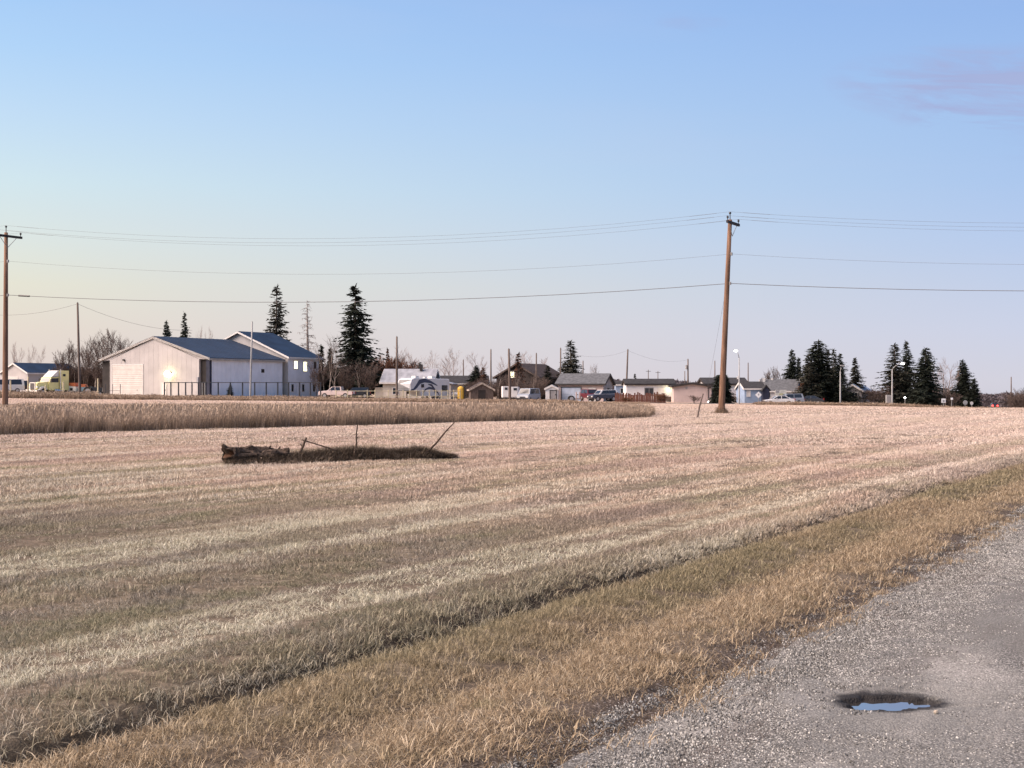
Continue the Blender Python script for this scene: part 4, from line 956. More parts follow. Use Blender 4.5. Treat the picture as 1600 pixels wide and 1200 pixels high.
# pale outbuilding between garage and mobile home
b8 = house('blue_grey_outbuilding', 'blue-grey outbuilding showing between the pink garage and the white mobile home', 'outbuilding', at(971, 246, 625), 0, 2.0, 3.0, 2.6, .5, 'side', blue_siding, shingle_dark, oh=.15)
window(b8, 'F', 2.0, 3.0, .2, 1.2, .7, .8, frame=white_trim)
# white mobile home, dark flat roof, lit porch
b9 = house('white_mobile_home', 'long white mobile home with dark roof and a lit porch light', 'mobile home', at(1016, 232, 625), math.radians(2), 7.9, 4.5, 2.55, .75, 'side', white_siding, shingle_dark, oh=.25, fascia=dark_trim)
window(b9, 'F', 7.9, 4.5, -.2, .85, 1.35, 1.1, glass, frame=grey_siding); door(b9, 'F', 7.9, 4.5, 1.7, .85, 1.95, white_trim)
l_ = MB().box((3.0, -.08, 1.9), (.18, .14, .22)).build('porch_light', white_trim, b9); MB().ball((3.0, -.22, 1.83), .10, 8, 5).build('bulb', warm_lamp, l_)
MB().box((3.4, -.5, .3), (2.0, .9, .5)).build('porch_step', weathered, b9)
lp2 = bpy.data.objects.new('porch_lamp_light', bpy.data.lights.new('porch_lamp_light', 'POINT')); COL.objects.link(lp2); lp2.parent = b9; lp2.location = (3.0, -.8, 1.8); lp2.data.energy = 22; lp2.data.color = (1, .9, .6); lp2.data.shadow_soft_size = .15
# pink mobile home seen from its end
b10 = house('pink_mobile_home', 'pink mobile home end wall with low dark gable roof left of the tall pole', 'mobile home', at(1082, 222, 626), math.radians(-4), 5.9, 14, 2.25, .42, 'front', pink_siding, shingle_dark, oh=.35, fascia=dark_trim)
MB().box((-.95, -.04, 1.95), (.3, .08, .3)).build('vent', grey_siding, b10)
m = MB(); slab(m, face_map('F', 0, 0, 2.45), -.05, .05, .3, 2.0, .003, .12); slab(m, face_map('F', 0, 0, 2.45), -.05, .5, 1.95, 2.06, .004, .12); m.build('downpipe', dark_trim, b10)
MB().box((3.35, 1.2, 1.0), (.8, 1.6, 2.1)).build('porch', grey_siding, b10); MB().box((3.35, .38, 1.1), (.5, .05, 1.3)).build('porch_window', glass, b10)
# long dark roof behind, white house with stair
b11 = house('white_house_with_stair', 'white house with long dark roof and outside stair right of the tall pole', 'house', at(1135, 240, 627), math.radians(3), 7.0, 7.0, 2.9, .95, 'side', white_siding, shingle_dark, oh=.4, fascia=dark_trim, side_mat=white_siding)
window(b11, 'F', 7.0, 7, 2.95, 1.0, .55, 1.1, glass)
m = MB(); m.tube([(.4, -1.0, 1.75), (2.4, -1.0, .45)], .05, 5); m.tube([(-.6, -1.0, 1.75), (.4, -1.0, 1.75)], .05, 5)
for k in range(5): m.tube([(.0 + k * .55, -1.0, -.3), (.0 + k * .55, -1.0, 1.75 - max(0, (k * .55 - .4)) * .65)], .03, 4)
m.build('stair_rail', weathered, b11)
m = MB()
for k in range(5): m.box((.5 + k * .38, -.55, .72 - k * .2), (.40, .9, .1))
m.build('steps', weathered, b11)
chimney(b11, 2.6, 2.6, 3.4, .35, .9, white_trim)
b12 = house('blue_entry_house', 'small blue-grey house with a dark peaked entry behind the white diamond sign', 'house', at(1180, 228, 628), math.radians(5), 3.5, 5.5, 2.1, 1.0, 'side', blue_siding, shingle_dark, oh=.2, fascia=white_trim)
m = MB().prism([(1.0, -.4), (2.1, -.4), (2.1, 1.9), (1.55, 2.6), (1.0, 1.9)], -1.0, -.02); m.build('entry', navy_bay, b12)
m = MB(); m.prism([(.85, 1.75), (1.55, 2.62), (1.55, 2.8), (.85, 1.93)], -1.15, .0); m.prism([(2.25, 1.75), (1.55, 2.62), (1.55, 2.8), (2.25, 1.93)], -1.15, .0); m.build('entry_roof', shingle_dark, b12)
window(b12, 'F', 3.5, 5.5, -1.1, .9, .5, .9, white_trim)
b13 = house('white_house', 'white house with broad dark grey roof left of the dark spruce clump', 'house', at(1220, 236, 629), math.radians(-7), 6.0, 7.5, 1.95, 1.75, 'side', white_siding, shingle_grey, oh=.35, fascia=white_trim)
window(b13, 'F', 6, 7.5, -2.0, .8, .5, .9, glass); door(b13, 'F', 6, 7.5, 2.35, .7, 1.75, dark_bay)
chimney(b13, -2.6, 3.0, 3.2, .4, .9, white_trim); chimney(b13, -1.2, 3.6, 3.5, .35, .6, white_trim)
MB().prism([(3.05, -.5), (4.1, -.5), (4.1, 1.9), (3.05, 2.2)], .5, 4.5).build('annex', white_siding, b13); MB().prism([(3.02, 2.22), (4.35, 1.88), (4.35, 2.6), (3.02, 3.3)], .2, 4.9).build('annex_roof', navy_roof, b13)
MB().box((3.6, .47, 1.0), (.3, .06, .8)).build('annex_window', glass, b13)
b14 = house('pale_blue_roofed_house', 'small house with pale blue roof half hidden right of the spruce clump', 'house', at(1333, 243, 630), math.radians(-30), 3.0, 5, 2.2, .9, 'front', grey_siding, mat('pale_blue_roof', (.25, .33, .46), .6, .1, 1), oh=.35)
window(b14, 'R', 3.0, 5, 2.0, .8, 1.1, 1.0); window(b14, 'F', 3.0, 5, .3, .8, 1.0, 1.0)
b15 = house('low_shed_by_signs', 'low dark roofed shed behind the pale bare tree near the road signs', 'shed', at(1466, 252, 630), 0, 4.2, 4, 1.6, .9, 'side', brown_siding, shingle_dark, oh=.3)
window(b15, 'F', 4.2, 4, 1.0, .6, .7, .6)

# ------------------------------------------------------------------ vehicles
tyre_m = mat('tyre_rubber', (.018, .018, .018), .9, .2, 5); rim_m = mat('steel_rim', (.40, .40, .42), .4, .1, 5, metal=.6)
def wheel(root, x, y, r, w=.22, dual=False):
    m = MB(); n = 18
    prof = [(-w / 2, r * .62), (-w / 2, r * .9), (-w * .35, r), (w * .35, r), (w / 2, r * .9), (w / 2, r * .62)]
    vs = []; fs = []
    for a, rad in prof:
        for k in range(n): vs.append((x + rad * math.cos(6.2832 * k / n), y + a, r + rad * math.sin(6.2832 * k / n)))
    for i in range(len(prof) - 1):
        for k in range(n): fs.append((i * n + k, i * n + (k + 1) % n, (i + 1) * n + (k + 1) % n, (i + 1) * n + k))
    m.add(vs, fs); o = m.build('wheel', tyre_m, root)
    q = MB(); s = -1 if y < 0 else 1
    q.tube([(x, y - w * .42, r), (x, y + w * .42, r)], r * .63, 14); q.tube([(x, y + s * w * .40, r), (x, y + s * w * .5, r)], r * .2, 8); q.build('rim', rim_m, o)
def paint(name, c, rough=.35): return mat(name, c, rough, .05, 2, spec=.5)
VEH = {  # body outline (x, z), cabin outline, wheel x, wheel radius, width; front at +x
 'sedan': ([(-2.25, .35), (2.2, .32), (2.28, .55), (2.2, .75), (1.1, .92), (-1.5, .98), (-2.2, .92), (-2.3, .6)], [(1.15, .9), (.35, 1.40), (-.85, 1.43), (-1.75, .96)], (1.38, -1.35), .33, 1.78),
 'suv': ([(-2.2, .42), (2.15, .40), (2.25, .65), (2.15, .98), (1.15, 1.08), (-2.15, 1.12), (-2.25, .7)], [(1.1, 1.05), (.55, 1.70), (-1.95, 1.74), (-2.12, 1.1)], (1.35, -1.35), .38, 1.85),
 'pickup': ([(-2.75, .50), (2.65, .46), (2.75, .75), (2.65, 1.05), (1.35, 1.18), (-2.7, 1.16), (-2.8, .8)], [(1.3, 1.15), (.6, 1.78), (-.85, 1.80), (-1.0, 1.15)], (1.7, -1.65), .40, 1.95),
 'van': ([(-2.6, .40), (2.5, .40), (2.6, .7), (2.45, 1.05), (2.1, 1.2), (-2.6, 1.25), (-2.65, .7)], [(2.1, 1.2), (1.4, 2.05), (-2.5, 2.1), (-2.6, 1.2)], (1.6, -1.55), .36, 1.95)}
def vehicle(name, label, cat, px, d, base, rz, kind, pm_, roof=None, glow=False, group=None):
    body, cab, wx, wr, w = VEH[kind]
    t = thing(name, label, cat, at(px, d, base), math.radians(rz), group)
    m = MB(); m.prism(body, -w / 2, w / 2); o = m.build('body', pm_, t)
    bv = o.modifiers.new('bevel', 'BEVEL'); bv.width = .07; bv.segments = 2; bv.limit_method = 'ANGLE'
    m = MB(); n = len(cab); wi_ = w / 2 - .02; wt_ = w / 2 - .20; zs = [z for _, z in cab]; z0, z1 = min(zs), max(zs)
    vs = [(x, -(wi_ + (wt_ - wi_) * (z - z0) / (z1 - z0)), z) for x, z in cab] + [(x, (wi_ + (wt_ - wi_) * (z - z0) / (z1 - z0)), z) for x, z in cab]
    m.add(vs, [tuple(range(n)), tuple(range(2 * n - 1, n - 1, -1))] + [(i, i + n, (i + 1) % n + n, (i + 1) % n) for i in range(n)])
    m.build('cabin', roof or pm_, t)
    cx_ = sum(x for x, _ in cab) / n; cz_ = (z0 + z1) / 2
    def inset(x, z, k): return cx_ + (x - cx_) * k, cz_ + (z - cz_) * k
    for s in (-1, 1):
        pts = []
        for x, z in cab:
            x2, z2 = inset(x, z, .84); yy = wi_ + (wt_ - wi_) * (z2 - z0) / (z1 - z0) + .012; pts.append((x2, s * yy, z2))
        m = MB(); m.add(pts, [tuple(range(n))]); g = m.build('side_window', glass, t)
        xm = cx_; yb = wi_ + (wt_ - wi_) * .16 + .02; yt = wi_ + (wt_ - wi_) * .84 + .02
        MB().tube([(xm, s * yb, z0 + .16 * (z1 - z0)), (xm, s * yt, z0 + .84 * (z1 - z0))], .04, 4).build('pillar', pm_, g)
        for x in wx: wheel(t, x, s * (w / 2 - .08), wr)
        MB().box((body[1][0] + .04, s * (w / 2 - .28), .72), (.12, .34, .16)).build('headlight', white_trim if not glow else white_trim, t)
        MB().box((body[0][0] - .03, s * (w / 2 - .2), .85), (.12, .42 if glow else .3, .42 if glow else .28)).build('taillight', red_lamp if glow else mat('tail_lens', (.30, .02, .02), .3, 0, 1), t)
        MB().box((xm + .7, s * (w / 2 + .06), z0 + .12), (.12, .16, .12)).build('mirror', pm_, t)
    for a, b_, nm in ((cab[0], cab[1], 'windshield'), (cab[3], cab[2], 'rear_window')):
        e = .015 if nm == 'windshield' else -.015
        p0 = Vector((a[0], 0, a[1])).lerp(Vector((b_[0], 0, b_[1])), .1); p1 = Vector((a[0], 0, a[1])).lerp(Vector((b_[0], 0, b_[1])), .9)
        MB().add([(p0.x + e, -wi_ * .86, p0.z + .01), (p0.x + e, wi_ * .86, p0.z + .01), (p1.x + e, wt_ * .88, p1.z + .01), (p1.x + e, -wt_ * .88, p1.z + .01)], [(0, 1, 2, 3)]).build(nm, glass, t)
    MB().box((body[1][0] + .08, 0, .5), (.16, w * .94, .2)).build('bumper', dark_trim if kind != 'pickup' else rim_m, t); MB().box((body[0][0] - .08, 0, .52), (.16, w * .94, .2)).build('bumper', dark_trim, t)
    MB().box((body[1][0] + .07, 0, .74), (.08, w * .42, .17)).build('grille', dark_trim, t)
    if kind == 'pickup':
        MB().box((-1.9, 0, 1.10), (1.6, w - .22, .16)).build('cargo_bed', dark_trim, t)
    return t
white_p = paint('white_car_paint', (.62, .62, .63)); dark_p = paint('dark_car_paint', (.025, .028, .035)); red_p = paint('dark_red_paint', (.09, .010, .016)); silver_p = paint('silver_paint', (.26, .29, .34)); pinkw_p = paint('pinkish_white_paint', (.60, .50, .48)); blue_p = paint('blue_grey_paint', (.05, .06, .09))
vehicle('parked_pickup', 'dark flat-nosed pickup parked left of the semi truck', 'pickup', 33, 216, 613, 200, 'pickup', dark_p, group='vehicles in the yards')
vehicle('parked_van', 'white van partly behind the left utility pole', 'van', 8, 212, 614, 215, 'van', white_p, group='vehicles in the yards')
vehicle('parked_pickup', 'white pickup parked right of the house with lit windows', 'pickup', 526, 222, 622, 172, 'pickup', pinkw_p, group='vehicles in the yards')
vehicle('parked_suv', 'dark vehicle behind the white pickup below the tallest spruce', 'suv', 556, 226, 622, 190, 'suv', dark_p, group='vehicles in the yards')
vehicle('parked_suv', 'dark red vehicle in front of the pink garage', 'suv', 923, 214, 626, -70, 'suv', red_p, group='vehicles in the yards')
vehicle('parked_jeep', 'dark blue off-roader with white roof beside the pink garage', 'off-roader', 942, 212, 627, 205, 'suv', blue_p, roof=white_p, group='vehicles in the yards')
vehicle('parked_van', 'pale blue-grey van among bare bushes by the big dark house', 'van', 826, 216, 628, -112, 'van', silver_p, group='vehicles in the yards')
vehicle('parked_car', 'white sedan parked in front of the white house', 'car', 1217, 212, 633, 178, 'sedan', white_p, group='vehicles in the yards')
vehicle('parked_car', 'silver car parked right of the white sedan, by the white house', 'car', 1232, 214, 633, 186, 'suv', silver_p, group='vehicles in the yards')
vehicle('parked_car', 'dark car in the shade under the spruce clump', 'car', 1264, 224, 632, 170, 'sedan', dark_p, group='vehicles in the yards')
vehicle('driving_car', 'car driving away with glowing red tail lights on the far road', 'car', 1553, 440, 638, 80, 'suv', dark_p, glow=True)

# semi truck
tp = paint('pale_yellow_truck_paint', (.84, .77, .34)); tw = paint('cream_truck_paint', (.80, .77, .70)); chrome = mat('chrome', (.6, .6, .6), .2, .05, 2, metal=.9)
t = thing('semi_truck', 'pale yellow conventional semi truck with tall sleeper facing the camera', 'truck', at(78, 214, 618), math.radians(-122))
# local: front at +x
MB().prism([(.9, .95), (2.9, .85), (3.15, 1.0), (3.15, 1.75), (2.9, 1.95), (.9, 2.1)], -.85, .85).build('hood', tp, t)
MB().prism([(-.9, .8), (1.0, .8), (1.0, 2.05), (.65, 2.75), (-.9, 2.85)], -1.05, 1.05).build('cab', tp, t)
MB().add([(1.03, -.95, 2.08), (1.03, .95, 2.08), (.70, .95, 2.68), (.70, -.95, 2.68)], [(0, 1, 2, 3)]).build('windshield', glass, t)
MB().prism([(-2.6, .8), (-.95, .8), (-.95, 3.75), (-2.6, 3.8)], -1.18, 1.18).build('sleeper', tp, t)
MB().prism([(.5, 2.86), (-.92, 2.9), (-.92, 3.8), (-.6, 3.75)], -1.0, 1.0).build('roof_deflector', tw, t)
MB().box((3.18, 0, 1.40), (.08, 1.0, .95)).build('grille', mat('grille_mesh', (.12, .11, .11), .5, .2, 4, metal=.4), t)
m = MB(); m.box((3.20, 0, 1.93), (.12, 1.2, .12)); m.box((3.20, .56, 1.4), (.12, .12, 1.0)); m.box((3.20, -.56, 1.4), (.12, .12, 1.0)); m.build('grille_surround', tw, t)
MB().box((3.30, 0, .62), (.30, 2.4, .42)).build('bumper', tw, t)
for s in (-1, 1):
    MB().box((3.1, s * .86, 1.3), (.2, .35, .25)).build('headlight', white_trim, t)
    MB().prism([(1.5, .95), (1.75, 1.25), (2.2, 1.4), (2.7, 1.25), (2.98, .85), (2.75, .8), (2.2, 1.2), (1.7, .9)], s * .8, s * 1.22).build('fender', tw, t)
    w_ = MB().add([(-.75, s * 1.06, 2.0), (.72, s * 1.06, 2.0), (.5, s * 1.06, 2.6), (-.75, s * 1.06, 2.65)], [(0, 1, 2, 3)]).build('side_window', glass, t)
    MB().tube([(.0, s * .85, .75), (-1.5, s * .85, .75)], .34, 12).build('fuel_tank', chrome, t)
    MB().tube([(-.92, s * 1.28, 1.0), (-.92, s * 1.28, 4.0)], .08, 8).build('exhaust_stack', chrome, t)
    MB().box((.85, s * 1.35, 2.3), (.1, .25, .55)).build('mirror', dark_trim, t)
    MB().box((-1.7, s * 1.19, 3.1), (.5, .03, .35)).build('sleeper_window', glass, t)
    wheel(t, 2.2, s * 1.05, .52, .3)
    for x in (-3.4, -4.7): wheel(t, x, s * .95, .52, .55)
MB().box((-2.0, 0, .72), (7.8, .9, .3)).build('chassis', dark_trim, t); MB().box((-4.0, 0, .98), (1.1, 1.0, .16)).build('fifth_wheel_plate', dark_trim, t)

# machines beside the truck
orange = mat('orange_paint', (.55, .16, .07), .5, .1, 2); cyan = mat('pale_cyan_paint', (.36, .55, .60), .5, .1, 2)
t = thing('orange_topped_machine', 'white machine with orange engine cover left of the thin dark pole', 'machine', at(115, 216, 618), math.radians(-20))
MB().prism([(-.75, .45), (.75, .45), (.8, 1.35), (-.6, 1.5)], -.55, .55).build('body', tw, t); MB().prism([(-.55, 1.51), (.7, 1.40), (.55, 1.95), (-.4, 1.95)], -.5, .5).build('engine_cover', orange, t); MB().box((.0, -.57, .95), (.5, .04, .4)).build('panel', dark_trim, t)
for x in (-.5, .5):
    for s in (-1, 1): wheel(t, x, s * .62, .33, .2)
t = thing('cyan_boat', 'pale cyan small boat with orange cover right of the thin dark pole', 'boat', at(132, 216, 618), math.radians(8))
MB().add([(-.85, -.5, .5), (.75, -.4, .5), (.75, .4, .5), (-.85, .5, .5), (-.85, -.7, 1.25), (1.1, -.5, 1.35), (1.1, .5, 1.35), (-.85, .7, 1.25)], [(3, 2, 1, 0), (4, 5, 6, 7), (0, 1, 5, 4), (1, 2, 6, 5), (2, 3, 7, 6), (3, 0, 4, 7)]).build('hull', cyan, t)
MB().prism([(-.8, 1.26), (.5, 1.33), (.2, 1.75), (-.7, 1.75)], -.5, .5).build('cover', orange, t)
m = MB(); m.box((-.4, 0, .22), (.12, 1.1, .5)); m.box((.5, 0, .22), (.12, .9, .5)); m.build('trestle', weathered, t)
t = thing('old_tractor', 'old dark tractor beside the left corner of the workshop', 'tractor', at(146, 214, 619), math.radians(10))
MB().prism([(-.2, .75), (1.3, .7), (1.35, 1.3), (-.2, 1.4)], -.3, .3).build('hood', dark_p, t); MB().box((-.75, 0, .95), (.9, .8, .4)).build('rear_axle', dark_trim, t); MB().prism([(-1.1, 1.15), (-.6, 1.15), (-.6, 1.25), (-1.0, 1.25), (-1.05, 1.7), (-1.15, 1.7)], -.25, .25).build('seat', dark_trim, t)
MB().tube([(.8, .1, 1.3), (.8, .1, 1.95)], .04, 6).build('exhaust_pipe', dark_trim, t); MB().tube([(-.2, 0, 1.3), (-.45, 0, 1.6)], .03, 5).build('steering_column', dark_trim, t)
for s in (-1, 1): wheel(t, -.75, s * .65, .72, .35); wheel(t, 1.05, s * .55, .36, .2)

# fifth wheel camper
rv_w = mat('camper_white', (.56, .565, .58), .4, .05, 1, spec=.4); rv_n = mat('camper_navy', (.025, .035, .075), .4, .1, 2); rv_g = mat('camper_grey_cap', (.17, .17, .175), .5, .1, 2)
t = thing('fifth_wheel_camper', 'white fifth wheel camper with navy swirls parked behind the wooden posts', 'camper', at(662, 210, 627), math.radians(-122))
prof = [(5.0, 1.55), (4.95, 2.6), (4.6, 3.25), (3.9, 3.45), (-4.9, 3.35), (-5.0, 3.2), (-5.0, .75), (2.3, .75), (2.6, 1.5)]
o = MB().prism(prof, -1.22, 1.22).build('body', rv_w, t); bv = o.modifiers.new('bevel', 'BEVEL'); bv.width = .12; bv.segments = 2; bv.limit_method = 'ANGLE'
MB().add([(5.02, -1.05, 1.75), (5.02, 1.05, 1.75), (4.99, 1.1, 2.55), (4.66, 1.05, 3.18), (4.66, -1.05, 3.18), (4.99, -1.1, 2.55)], [(0, 1, 2, 3, 4, 5)]).build('front_cap', rv_g, t)
def swoosh(root, pts, widths, s, mt, nm='swirl_stripe', off=.0):
    m = MB(); vs = []; P_ = [Vector((a, 0, b)) for a, b in pts]
    for i, p in enumerate(P_):
        tt = (P_[min(i + 1, len(P_) - 1)] - P_[max(i - 1, 0)]).normalized(); nn = Vector((-tt.z, 0, tt.x)); w = widths[i]
        for q in (p + nn * w, p - nn * w): vs.append((q.x, s * (1.225 + off), q.z))
    m.add(vs, [(2 * i, 2 * i + 1, 2 * i + 3, 2 * i + 2) for i in range(len(P_) - 1)]); m.build(nm, mt, root)
for s in (-1, 1):
    swoosh(t, [(4.9, 1.65), (4.2, 1.75), (3.5, 2.2), (2.7, 2.9), (1.5, 3.1), (0, 2.9), (-1.8, 2.35)], [.10, .16, .26, .34, .30, .2, .06], s, rv_n)
    swoosh(t, [(2.0, 1.1), (1.3, 1.75), (.3, 2.0), (-.9, 1.85), (-1.9, 1.3), (-2.4, .8)], [.05, .12, .16, .16, .12, .05], s, rv_n, off=.004)
    swoosh(t, [(.6, 2.55), (-.3, 2.4), (-1.0, 1.8), (-1.2, 1.1)], [.05, .18, .2, .05], s, rv_n, off=.008)
    for x in (-1.2, -2.25): wheel(t, x, s * 1.0, .36, .24)
    MB().box((-3.7, s * 1.235, 1.95), (1.5, .03, .9)).build('window', glass, t); MB().box((2.0, s * 1.24, 2.3), (.7, .03, .5)).build('window', glass, t)
    MB().box((3.0, s * .9, .75), (.12, .12, 1.5)).build('landing_leg', dark_trim, t)
MB().box((5.01, 0, 1.62), (.06, 2.3, .14)).build('nose_stripe', rv_n, t)
MB().box((3.9, 0, 1.35), (.5, .3, .5)).build('hitch', dark_trim, t)
for x in (2.2, -2.0): o = MB().box((x, 0, 3.60), (.95, .8, .34), taper=.85).build('air_conditioner', white_trim, t)
MB().box((.2, .3, 3.52), (.4, .4, .22)).build('roof_vent', white_trim, t)
MB().tube([(2.2, -1.30, 3.12), (-4.2, -1.30, 3.06)], .07, 8).build('awning', rv_n, t)

t = thing('yellow_tank', 'glossy yellow upright tank right of the fifth wheel camper', 'tank', at(720, 212, 628), 0)
yt = mat('yellow_tank_paint', (.62, .38, .06), .45, .1, 2); MB().tube([(0, 0, .35), (0, 0, .5), (0, 0, 2.0), (0, 0, 2.2), (0, 0, 2.35)], [.35, .5, .5, .42, .15], 16).build('shell', yt, t, smooth=False)
m = MB()
for a in range(3): m.tube([(.4 * math.cos(a * 2.1), .4 * math.sin(a * 2.1), -.2), (.4 * math.cos(a * 2.1), .4 * math.sin(a * 2.1), .5)], .04, 5)
m.build('legs', dark_trim, t); MB().box((.62, 0, 1.2), (.16, .7, 2.3)).build('dark_shield', dark_trim, t)
t = thing('white_tank', 'small white propane tank between the camper and the yellow tank', 'tank', at(711, 214, 627), 0)
MB().tube([(-.55, 0, 1.0), (-.42, 0, 1.0), (.42, 0, 1.0), (.55, 0, 1.0)], [.18, .34, .34, .18], 12).build('shell', white_trim, t); m = MB(); m.box((-.3, 0, .3), (.1, .5, .9)); m.box((.3, 0, .3), (.1, .5, .9)); m.build('feet', dark_trim, t)
def box_trailer(px, d, base, w, h, label, rz):
    t = thing('box_trailer', label, 'trailer', at(px, d, base), math.radians(rz), 'white box trailers')
    MB().box((0, 1.6, .6 + h / 2), (w, 3.2, h)).build('box', white_siding, t); MB().box((0, -.02, .62 + h / 2), (w * .9, .04, h * .9)).build('rear_door', rv_w, t)
    MB().box((w * .1, -.06, .6 + h * .78), (w * .5, .04, h * .22)).build('window', glass, t); MB().box((0, 1.4, .5), (w * .8, 3.0, .18)).build('frame', dark_trim, t)
    for s in (-1, 1):
        m = MB(); m.tube([(s * w * .42 - .08, 1.8, .34), (s * w * .42 + .08, 1.8, .34)], .34, 14); m.build('wheel', tyre_m, t)
box_trailer(790, 220, 627, .9, 1.75, 'narrow white box trailer left of the dark pole by the bare bushes', 4)
box_trailer(804, 219, 627, 1.0, 1.65, 'white box trailer with dark rear window right of the dark pole', -5)
t = thing('dark_dumpster', 'dark dumpster between the off-roader and the brown plank fence', 'dumpster', at(957, 214, 628), math.radians(-8))
MB().add([(-.45, -.6, .1), (.45, -.6, .1), (.45, .6, .1), (-.45, .6, .1), (-.55, -.75, 1.25), (.55, -.75, 1.25), (.55, .75, 1.45), (-.55, .75, 1.45)], [(3, 2, 1, 0), (0, 1, 5, 4), (1, 2, 6, 5), (2, 3, 7, 6), (3, 0, 4, 7), (4, 5, 6, 7)]).build('bin', navy_bay, t); MB().prism([(-.76, 1.27), (.78, 1.47), (.78, 1.53), (-.76, 1.33)], -.58, .58, axis='x').build('lid', dark_trim, t)
t = thing('farm_implement', 'rusty farm implement with two upright posts before the garage door', 'implement', at(900, 212, 628), math.radians(10))
rust = mat('rusty_steel', (.16, .085, .06), .9, .3, 5)
MB().box((0, 0, .45), (2.0, .14, .14)).build('beam', rust, t)
for x in (0.05, .55): MB().box((x, 0, .95), (.18, .14, 1.1)).build('upright', pink_siding, t)
for s in (-1, 1): wheel(t, -.75, s * .3, .48, .16)
for x in (.7, 1.0): MB().tube([(x, 0, .45), (x + .15, 0, .15), (x + .1, 0, -.05)], .04, 5).build('tine', rust, t)

# ------------------------------------------------------------------ poles, wires, lamps, signs, fences
wood = mat('creosote_pole', (.20, .115, .075), .85, .3, 1.5, .4, 25, stretch=(6, 6, .35)); wood_grey = mat('grey_pole', (.125, .098, .085), .9, .25, 2, .3, 20, stretch=(6, 6, .4)); wire_m = mat('aluminium_wire', (.16, .16, .17), .6, .05, 1)
insul = mat('dark_insulator', (.05, .05, .055), .3, .1, 3); galv = mat('galvanised_steel', (.30, .30, .30), .55, .1, 3)
TOP = {}
def big_pole(label, base, h, lean, arm_rz, arm_len, z_arm):
    t = thing('utility_pole', label, 'utility pole', base, 0, 'tall power line poles')
    lx, ly = lean; pts = [(0, 0, -.8)] + [(lx * k, ly * k, h * k) for k in (0, .25, .5, .75, 1)]
    MB().tube(pts, [.235, .22, .195, .175, .155, .13], 14).build('pole', wood, t, True)
    c = Vector((lx * z_arm / h, ly * z_arm / h, z_arm)); a = Vector((math.cos(arm_rz), math.sin(arm_rz), 0)); nrm = Vector((-a.y, a.x, 0))
    M = Matrix.Rotation(arm_rz, 3, 'Z')
    MB().box(c + nrm * -.22, (arm_len, .13, .17), rz=arm_rz).build('crossarm', dark_trim, t)
    out = []
    for s in (-1, 1):
        MB().tube([c + nrm * -.22 + a * s * arm_len * .30 + Vector((0, 0, -.08)), c + nrm * -.16 + Vector((0, 0, -.85))], .022, 5).build('brace', galv, t)
        q = c + nrm * -.22 + a * s * (arm_len / 2 - .12)
        MB().tube([q + Vector((0, 0, .08)), q + Vector((0, 0, .2)), q + Vector((0, 0, .26)), q + Vector((0, 0, .30)), q + Vector((0, 0, .36))], [.025, .03, .085, .06, .07], 9).build('insulator', insul, t)
        out.append(Vector(base) + q + Vector((0, 0, .38)))
    tp_ = Vector((lx, ly, h)); MB().tube([tp_, tp_ + Vector((0, 0, .35)), tp_ + Vector((0, 0, .42)), tp_ + Vector((0, 0, .5))], [.03, .03, .09, .07], 9).build('insulator', insul, t)
    out.append(Vector(base) + tp_ + Vector((0, 0, .52)))
    def side_pt(z): return Vector(base) + Vector((lx * z / h, ly * z / h, z)) + nrm * -.22
    for z in zs_: MB().box(Vector((lx * z / h, ly * z / h, z)) + nrm * -.19, (.12, .14, .2), rz=arm_rz).build('bracket', galv, t)
    return out + [side_pt(z) for z in zs_]
mb = P(1127, 92.6, 646); mb.z = gz(mb.x, mb.y)
s_ = F_PX / 92.6; H1 = (646 - 343) / s_
zs_ = [(646 - 397) / s_, (646 - 443) / s_]
A = big_pole('tall brown leaning utility pole with crossarm in the right half', mb, H1, (.60, .1), math.radians(63), 2.5, H1 - .25)
MB().box((0, 0, 0), (.01, .01, .01))
lb = P(8, 104); s2 = F_PX / 104; zb = HOR + (EYE - lb.z) * s2
zs_ = [(zb - 408) / s2, (zb - 461) / s2]
B = big_pole('tall utility pole with crossarm at the left edge', lb, (zb - 363) / s2, (.02, .1), math.radians(62), 2.6, (zb - 369) / s2)
dirn = (mb - lb); Cc = [a + Vector((a.x - b_.x, (a.y - b_.y), 0)) * 1.0 for a, b_ in zip(A, B)]
for i, c in enumerate(Cc): c.z = A[i].z
rb_ = Vector((mb.x * 2 - lb.x, mb.y * 2 - lb.y, 0)); rb_.z = gz(rb_.x, rb_.y)
zs_ = [A[3].z - rb_.z, A[4].z - rb_.z]
C_ = big_pole('tall utility pole standing just outside the right edge', rb_, H1, (.05, 0), math.radians(80), 2.5, H1 - .25)
Lb = Vector((lb.x * 2 - mb.x, lb.y * 2 - mb.y, 0)); Lb.z = gz(Lb.x, Lb.y)
def span(p, q, sag, n=14): return [p.lerp(q, k / n) - Vector((0, 0, sag * 4 * (k / n) * (1 - k / n))) for k in range(n + 1)]
names = [('upper power wire nearest the camera on the crossarm', 1.35, .0065), ('upper power wire farthest from the camera on the crossarm', 1.35, .0065), ('power wire on the pole tops, the highest line', 1.35, .0065), ('thin neutral wire, middle of the three levels', 1.15, .007), ('thick dark telephone cable, lowest of the three levels', .85, .020)]
